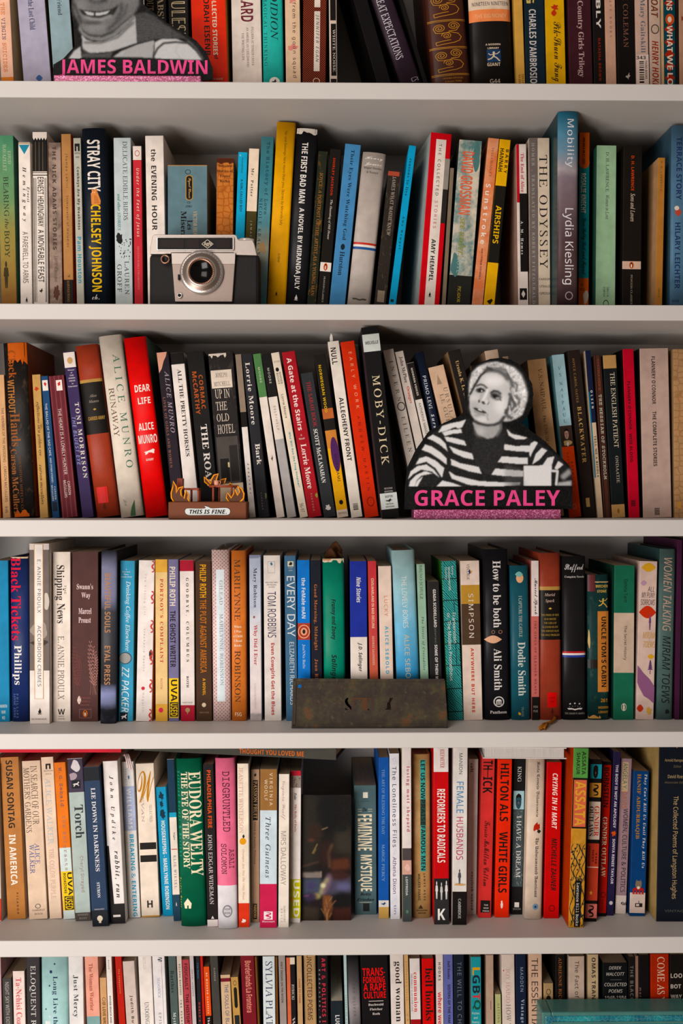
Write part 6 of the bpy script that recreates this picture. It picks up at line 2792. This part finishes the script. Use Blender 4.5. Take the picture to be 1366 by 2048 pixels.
for nm, k, yy, m2 in (('bubble_outline', 1.0, -.0003, M_BLK), ('speech_bubble', .96, -.0006, plain('bubble_white', 'd3d6d4', rough=0.5))):
    bm = bmesh.new()
    add_prism(bm, [rd(685 + (x - 685) * (k + .025 if k < 1 else k), 908 + (y - 908) * (k - .04 if k < 1 else k)) for x, y in bub], yy, 0.0002)
    bm_obj(nm, bm, toy, [m2])
co, faces = TGEO[('THIS IS FINE.', 'K', 'LEFT')]
p0, p1 = rd(395, 945), rd(988, 878)
me = bpy.data.meshes.new('lettering')
me.from_pydata([(p0[0] + (p1[0] - p0[0]) * u_, -.0009, p0[1] + (p1[1] - p0[1]) * v_) for u_, v_ in co], [], faces)
link('lettering', me, toy, [ink('1a1a1a')])
flames = [([(140, 755), (100, 690), (95, 610), (125, 510), (125, 420), (180, 510), (178, 610), (215, 530), (290, 505), (250, 570), (255, 640), (300, 700), (330, 560), (375, 640), (365, 700), (390, 755)], .003),
          ([(1030, 755), (985, 690), (1000, 600), (1060, 690), (1105, 620), (1120, 550), (1165, 650), (1200, 590), (1165, 500), (1230, 540), (1268, 620), (1260, 700), (1205, 755)], .003),
          ([(690, 500), (600, 430), (590, 350), (650, 400), (700, 470), (705, 400), (750, 320), (822, 295), (795, 380), (780, 500)], .026),
          ([(860, 475), (860, 400), (950, 372), (915, 470)], .026), ([(1000, 500), (1015, 450), (1060, 495)], .024)]
for pts, yy in flames:
    pr = [rd(x, y) for x, y in pts]
    if yy > .02:
        pr_ = pr
    bm = bmesh.new()
    add_prism(bm, pr, yy, yy + .0022)
    fo = bm_obj('flame', bm, toy, [M_FO])
    bm = bmesh.new()
    loop = [(x, yy, z) for x, z in pr]
    tube(bm, loop, .0010, 6)
    bm_obj('flame_outline', bm, fo, [M_FY])
# chair: back, seat, legs; table: top, legs; mug
def toy_box(name, a, b_, y0, y1, m, par=toy):
    bm = bmesh.new()
    p, q = rd(*a), rd(*b_)
    add_box(bm, p[0], q[0], y0, y1, q[1], p[1], bev=0.0007)
    return bm_obj(name, bm, par, [m])


toy_box('chair_back', (170, 372), (262, 560), .012, .026, M_RED)
toy_box('chair_seat', (180, 530), (530, 566), .010, .030, M_RED)
for x, y0 in ((385, .012), (500, .012), (200, .026), (500, .026)):
    toy_box('chair_leg', (x, 560), (x + 32, 752), y0, y0 + .004, M_RED)
for x, y0 in ((740, .012), (815, .028), (1038, .012), (1075, .028)):
    toy_box('table_leg', (x, 520), (x + 32, 752), y0, y0 + .004, M_RED)
bm = bmesh.new()
tx, tz = rd(915, 500)
ut = px_scale(yd) / 8.035
add_lathe(bm, [(0.0001, tz + 16 * ut), (240 * ut, tz + 16 * ut), (246 * ut, tz), (236 * ut, tz - 22 * ut), (0.0001, tz - 22 * ut)], 0, 0, n=36, axis='Z')
for v in bm.verts:
    v.co.y = v.co.y * .42 + .0225
    v.co.x += tx
bm_obj('table_top', bm, toy, [M_RED])
bm = bmesh.new()
mx, mz = rd(805, 484)
add_lathe(bm, [(.0001, mz), (36 * ut, mz), (42 * ut, mz + 30 * ut), (42 * ut, mz + 78 * ut), (37 * ut, mz + 78 * ut), (36 * ut, mz + 20 * ut), (.0001, mz + 20 * ut)], mx, .018, n=24, axis='Z')
mg = bm_obj('mug', bm, toy, [M_MUG])
bm = bmesh.new()
tube(bm, [(mx + 40 * ut + 26 * ut * math.sin(t * math.pi / 8), .018, mz + 42 * ut + 26 * ut * math.cos(t * math.pi / 8)) for t in range(9)], 5 * ut, 6)
bm_obj('mug_handle', bm, mg, [M_MUG])

# ---------------------------------------------------------------- stencil plate leaning on the fourth row
m, nt, bs = new_mat('weathered_bronze')
tc = node(nt, 'ShaderNodeTexCoord')
n1 = node(nt, 'ShaderNodeTexNoise', i_Scale=38.0, i_Detail=8.0, i_Roughness=0.7)
n2 = node(nt, 'ShaderNodeTexNoise', i_Scale=130.0, i_Detail=6.0, i_Roughness=0.75)
for n_ in (n1, n2):
    nt.links.new(tc.outputs['Object'], n_.inputs['Vector'])
cr = node(nt, 'ShaderNodeValToRGB')
el = cr.color_ramp.elements
for p_, c_ in ((.42, '2a2018'), (.5, '35281c'), (.57, '3a3620'), (.64, '59361c')):
    e = el.new(p_)
    e.color = lin(c_)
el[0].color, el[-1].color = lin('1c1814'), lin('30401f')
nt.links.new(n1.outputs[0], cr.inputs[0])
r2 = node(nt, 'ShaderNodeMapRange')
r2.inputs[1].default_value, r2.inputs[2].default_value = .58, .72
nt.links.new(n2.outputs[0], r2.inputs[0])
nt.links.new(mixc(nt, r2.outputs[0], cr.outputs[0], lin('5a5238')), bs.inputs['Base Color'])
bs.inputs['Roughness'].default_value = .7
bs.inputs['Metallic'].default_value = .15
bp = node(nt, 'ShaderNodeBump', i_Strength=.5, i_Distance=.0008)
nt.links.new(n2.outputs[0], bp.inputs['Height'])
nt.links.new(bp.outputs[0], bs.inputs['Normal'])
M_BRZ = m
y_bot, y_top = 0.022, 0.050
pl = at(582.5, 1454, y_bot)
pr_ = at(896, 1458, y_bot)
Lw = pr_.x - pl.x
Zp = (at(740, 1358, y_top).z - ZT[3])
Lh = math.hypot(Zp, y_top - y_bot)
tilt = math.atan2(y_top - y_bot, Zp)
plate = empty('stencil_plate', (pl.x + Lw / 2, y_bot, ZT[3] + .0006), 'weathered bronze stencil plate leaning on the green and blue books', 'plate', None, (-tilt, 0, 0))
pxw = Lw / (1310 - 50)
pu_ = lambda x: (x - 680) * pxw
pv_ = lambda y: (510 - y) / 405 * Lh
# a sheet with a real hole and cut letters, filled as a 2D curve and given thickness
cu = bpy.data.curves.new('plate_sheet', 'CURVE')
cu.dimensions = '2D'
cu.fill_mode = 'BOTH'
cu.extrude = 0.0009


def spl(pts):
    s_ = cu.splines.new('POLY')
    s_.points.add(len(pts) - 1)
    for q, (x, z) in zip(s_.points, pts):
        q.co = (x, z, 0, 1)
    s_.use_cyclic_u = True


spl([(pu_(52), pv_(508)), (pu_(1310), pv_(510)), (pu_(1309), pv_(300)), (pu_(1300), pv_(125)), (pu_(1285), pv_(112)), (pu_(700), pv_(110)), (pu_(64), pv_(104))])
spl([(pu_(114) + 17 * pxw * math.cos(k * math.pi / 8), pv_(168) + 17 * pxw * math.sin(k * math.pi / 8)) for k in range(16)])
# stencil S in two crescents, Y in two strokes
spl([(pu_(x), pv_(y)) for x, y in ((480, 300), (486, 276), (505, 264), (512, 268), (504, 290), (512, 312), (535, 340), (537, 358), (528, 366), (520, 350), (492, 325))])
spl([(pu_(x), pv_(y)) for x, y in ((482, 348), (490, 352), (510, 366), (488, 366))])
spl([(pu_(x), pv_(y)) for x, y in ((848, 268), (880, 266), (862, 290), (852, 310), (856, 366), (806, 366), (822, 352), (826, 312), (838, 300))])
spl([(pu_(668), pv_(368)), (pu_(678), pv_(368)), (pu_(678), pv_(358)), (pu_(668), pv_(358))])
to = bpy.data.objects.new('plate_sheet', cu)
COL.objects.link(to)
bpy.context.view_layer.update()
me = bpy.data.meshes.new_from_object(to.evaluated_get(bpy.context.evaluated_depsgraph_get()))
bpy.data.objects.remove(to)
for v in me.vertices:
    x, z, t_ = v.co
    v.co = (x, t_, z)
me.materials.clear()
link('sheet', me, plate, [M_BRZ])
bm = bmesh.new()
for a, b_ in (((60, 500), (1305, 482)), ((62, 132), (1300, 112)), ((58, 505), (86, 108)), ((1282, 508), (1306, 122))):
    xs_, zs_ = sorted((pu_(a[0]), pu_(b_[0]))), sorted((pv_(a[1]), pv_(b_[1])))
    add_box(bm, xs_[0], xs_[1], -.0016, -.0008, zs_[0], zs_[1], bev=.0003)
bm_obj('raised_rim', bm, plate, [M_BRZ])
L = Layer()
q = [(pu_(x), -.00105, pv_(y)) for x, y in ((552, 268), (664, 268), (664, 366), (622, 366), (622, 280), (552, 280))]
L.add(q, [tuple(range(6))], ink('5a3c2c'))
for pts in stroke([(545, 262), (552, 300), (545, 340)], 10) + stroke([(672, 275), (700, 275)], 8) + stroke([(690, 275), (690, 300)], 8):
    L.add([(pu_(x), -.00108, pv_(y)) for x, y in pts], [(0, 1, 2, 3)], ink('6a5040'))
me = bpy.data.meshes.new('worn_letter')
me.from_pydata(L.v, [], L.f)
link('worn_letter', me, plate, L.mats)

# ---------------------------------------------------------------- dark flower picture in the gap of the fifth row
yp = 0.054
cv = Canvas(602, 1588, 704, 1844, 1.0, (.008, .006, .005))
cv.tr = (600, 1580, 7.58)
cv.poly([(40, 60), (300, 80), (330, 600), (250, 1150), (20, 1250)], (.024, .019, .013), 50)
cv.poly([(520, 640), (780, 560), (790, 1000), (520, 950)], (.04, .033, .024), 50)
cv.oval(430, 330, 170, 330, (.004, .003, .003), 50)
cv.oval(230, 640, 110, 130, (.035, .018, .01), 34)
cv.oval(620, 580, 100, 60, (.008, .009, .006), 20)
cv.oval(170, 760, 50, 20, (.12, .035, .018), 16)
cv.line([(335, 600), (415, 570)], 14, (.22, .17, .08), 4)
cv.line([(260, 825), (190, 960)], 16, (.24, .17, .05), 5)
cv.line([(210, 960), (240, 900)], 12, (.22, .14, .04), 4)
cv.line([(480, 840), (430, 960), (450, 1160)], 36, (.17, .10, .05), 14)
cv.oval(400, 980, 110, 220, (.04, .014, .01), 50, .7)
cv.poly([(480, 1060), (740, 1030), (770, 1200), (470, 1230)], (.10, .03, .012), 26)
cv.line([(40, 1160), (280, 1090)], 16, (.10, .05, .035), 10)
cv.poly([(40, 1250), (320, 1245), (320, 1325), (40, 1330)], (.22, .18, .155), 12)
cv.line([(90, 1320), (318, 1322), (318, 1240)], 14, (.33, .26, .22), 5)
cv.poly([(40, 1340), (320, 1335), (340, 1600), (40, 1600)], (.055, .075, .11), 22)
cv.poly([(400, 1330), (775, 1310), (775, 1560), (400, 1600)], (.07, .06, .10), 30)
cv.oval(660, 1470, 120, 60, (.12, .12, .24), 34)
cv.oval(600, 1300, 150, 70, (.05, .014, .012), 26)
cv.line([(360, 1560), (430, 1400), (440, 1310)], 70, (.20, .12, .17), 24)
cv.line([(320, 1560), (350, 1450), (410, 1360)], 56, (.30, .27, .16), 16)
cv.oval(350, 1450, 36, 34, (.62, .58, .36), 12)
cv.oval(250, 1610, 60, 40, (.42, .34, .10), 16)
cv.oval(170, 1450, 80, 70, (.06, .05, .13), 24)
cv.oval(160, 1620, 110, 70, (.04, .024, .07), 26)
cv.line([(60, 1610), (130, 1600)], 14, (.22, .08, .16), 8)
cv.oval(640, 1700, 140, 150, (.004, .003, .004), 34)
cv.oval(230, 1730, 80, 60, (.016, .006, .008), 22)
cv.poly([(30, 1760), (280, 1790), (280, 1990), (20, 1990)], (.05, .036, .024), 30)
cv.poly([(500, 1800), (780, 1780), (780, 1990), (500, 1990)], (.06, .016, .01), 24)
cv.poly([(350, 1600), (470, 1600), (490, 1800), (430, 1990), (400, 1990), (350, 1820)], (.20, .075, .022), 14)
for k in range(26):
    rn = random.Random(k)
    x = rn.uniform(340, 490)
    y = rn.uniform(1620, 1880)
    cv.line([(x, y), (410 + (x - 410) * .55, y + 60)], 9, (.36, .17, .06) if k % 2 else (.10, .035, .014), 4)
cv.line([(410, 1880), (408, 1998)], 20, (.42, .22, .09), 4)
cv.line([(540, 1680), (470, 1760)], 12, (.25, .10, .05), 4)
cv.line([(320, 1800), (390, 1920)], 10, (.26, .12, .05), 4)
cv.grain(9, .0015, None, 1.0)
out = [(603.5, 1590), (702.5, 1592), (702, 1842), (602.5, 1842)]
p0, p1 = at(602.7, 1842, yp), at(702.3, 1842, yp)
art = empty('flower_picture', ((p0.x + p1.x) / 2, yp, ZT[4]), 'dark blurred flower picture panel standing in the gap between white and slate teal books', 'picture')
bm = bmesh.new()
zt = at(650, 1590, yp).z - ZT[4]
add_box(bm, p0.x - art.location.x, p1.x - art.location.x, 0, .004, .0003, zt, bev=.0004)
bm_obj('panel', bm, art, [plain('dark_board', '1a1512', rough=.5)])
picture('flower_print', cv, out, yp - .0003, art, .5, 1.12)

# ---------------------------------------------------------------- turquoise glazed tray on the lowest shelf
m, nt, bs = new_mat('turquoise_glaze')
tc = node(nt, 'ShaderNodeTexCoord')
n1 = node(nt, 'ShaderNodeTexNoise', i_Scale=30.0, i_Detail=6.0)
v1 = node(nt, 'ShaderNodeTexVoronoi', feature='DISTANCE_TO_EDGE', i_Scale=260.0)
for n_ in (n1, v1):
    nt.links.new(tc.outputs['Object'], n_.inputs['Vector'])
cr = node(nt, 'ShaderNodeValToRGB')
cr.color_ramp.elements[0].position, cr.color_ramp.elements[0].color = .38, lin('0f5f74')
cr.color_ramp.elements[1].position, cr.color_ramp.elements[1].color = .66, lin('2f8f94')
nt.links.new(n1.outputs[0], cr.inputs[0])
r2 = node(nt, 'ShaderNodeMapRange')
r2.inputs[1].default_value, r2.inputs[2].default_value, r2.inputs[3].default_value, r2.inputs[4].default_value = .0, .05, .35, 0
nt.links.new(v1.outputs['Distance'], r2.inputs[0])
nt.links.new(mixc(nt, r2.outputs[0], cr.outputs[0], lin('b5c8b0')), bs.inputs['Base Color'])
bs.inputs['Roughness'].default_value = .2
bs.inputs['Coat Weight'].default_value = .6
M_GLZ = m
M_RIM = plain('pale_glaze_rim', '52807a', rough=.3, nscale=60, var=.35)
yt = 0.012
tl, tr_ = at(1084, 2026, yt), at(1400, 2034, yt)
tray = empty('ceramic_tray', ((tl.x + tr_.x) / 2, yt, ZT[5] + .0005), 'turquoise glazed ceramic tray standing upright before the lowest books', 'tray')
bm = bmesh.new()
hx = (tr_.x - tl.x) / 2
hz = tl.z - ZT[5]
rim = .011
dp = .034
for a in ((-hx, -hx + rim, 0, hz), (hx - rim, hx, 0, hz), (-hx + rim, hx - rim, 0, rim), (-hx + rim, hx - rim, hz - rim, hz)):
    add_box(bm, a[0], a[1], 0, dp, a[2] + .0003, a[3], bev=.0016)
bm_obj('rim', bm, tray, [M_RIM])
bm = bmesh.new()
add_box(bm, -hx + rim * .35, hx - rim * .35, -.0012, .004, .004, hz - rim * .35, bev=.001)
add_box(bm, -hx + rim, hx - rim, .004, .012, rim, hz - rim)
bm_obj('glazed_face', bm, tray, [M_GLZ])
bm = bmesh.new()
for a in ((-hx + rim * .9, -hx + rim * 1.15, rim, hz - rim), (hx - rim * 1.15, hx - rim * .9, rim, hz - rim), (-hx + rim, hx - rim, hz - rim * 1.15, hz - rim * .9), (-hx + rim, hx - rim, rim * .9, rim * 1.15)):
    add_box(bm, a[0], a[1], -.0024, -.001, a[2], a[3], bev=.0005)
bm_obj('raised_line', bm, tray, [M_RIM])
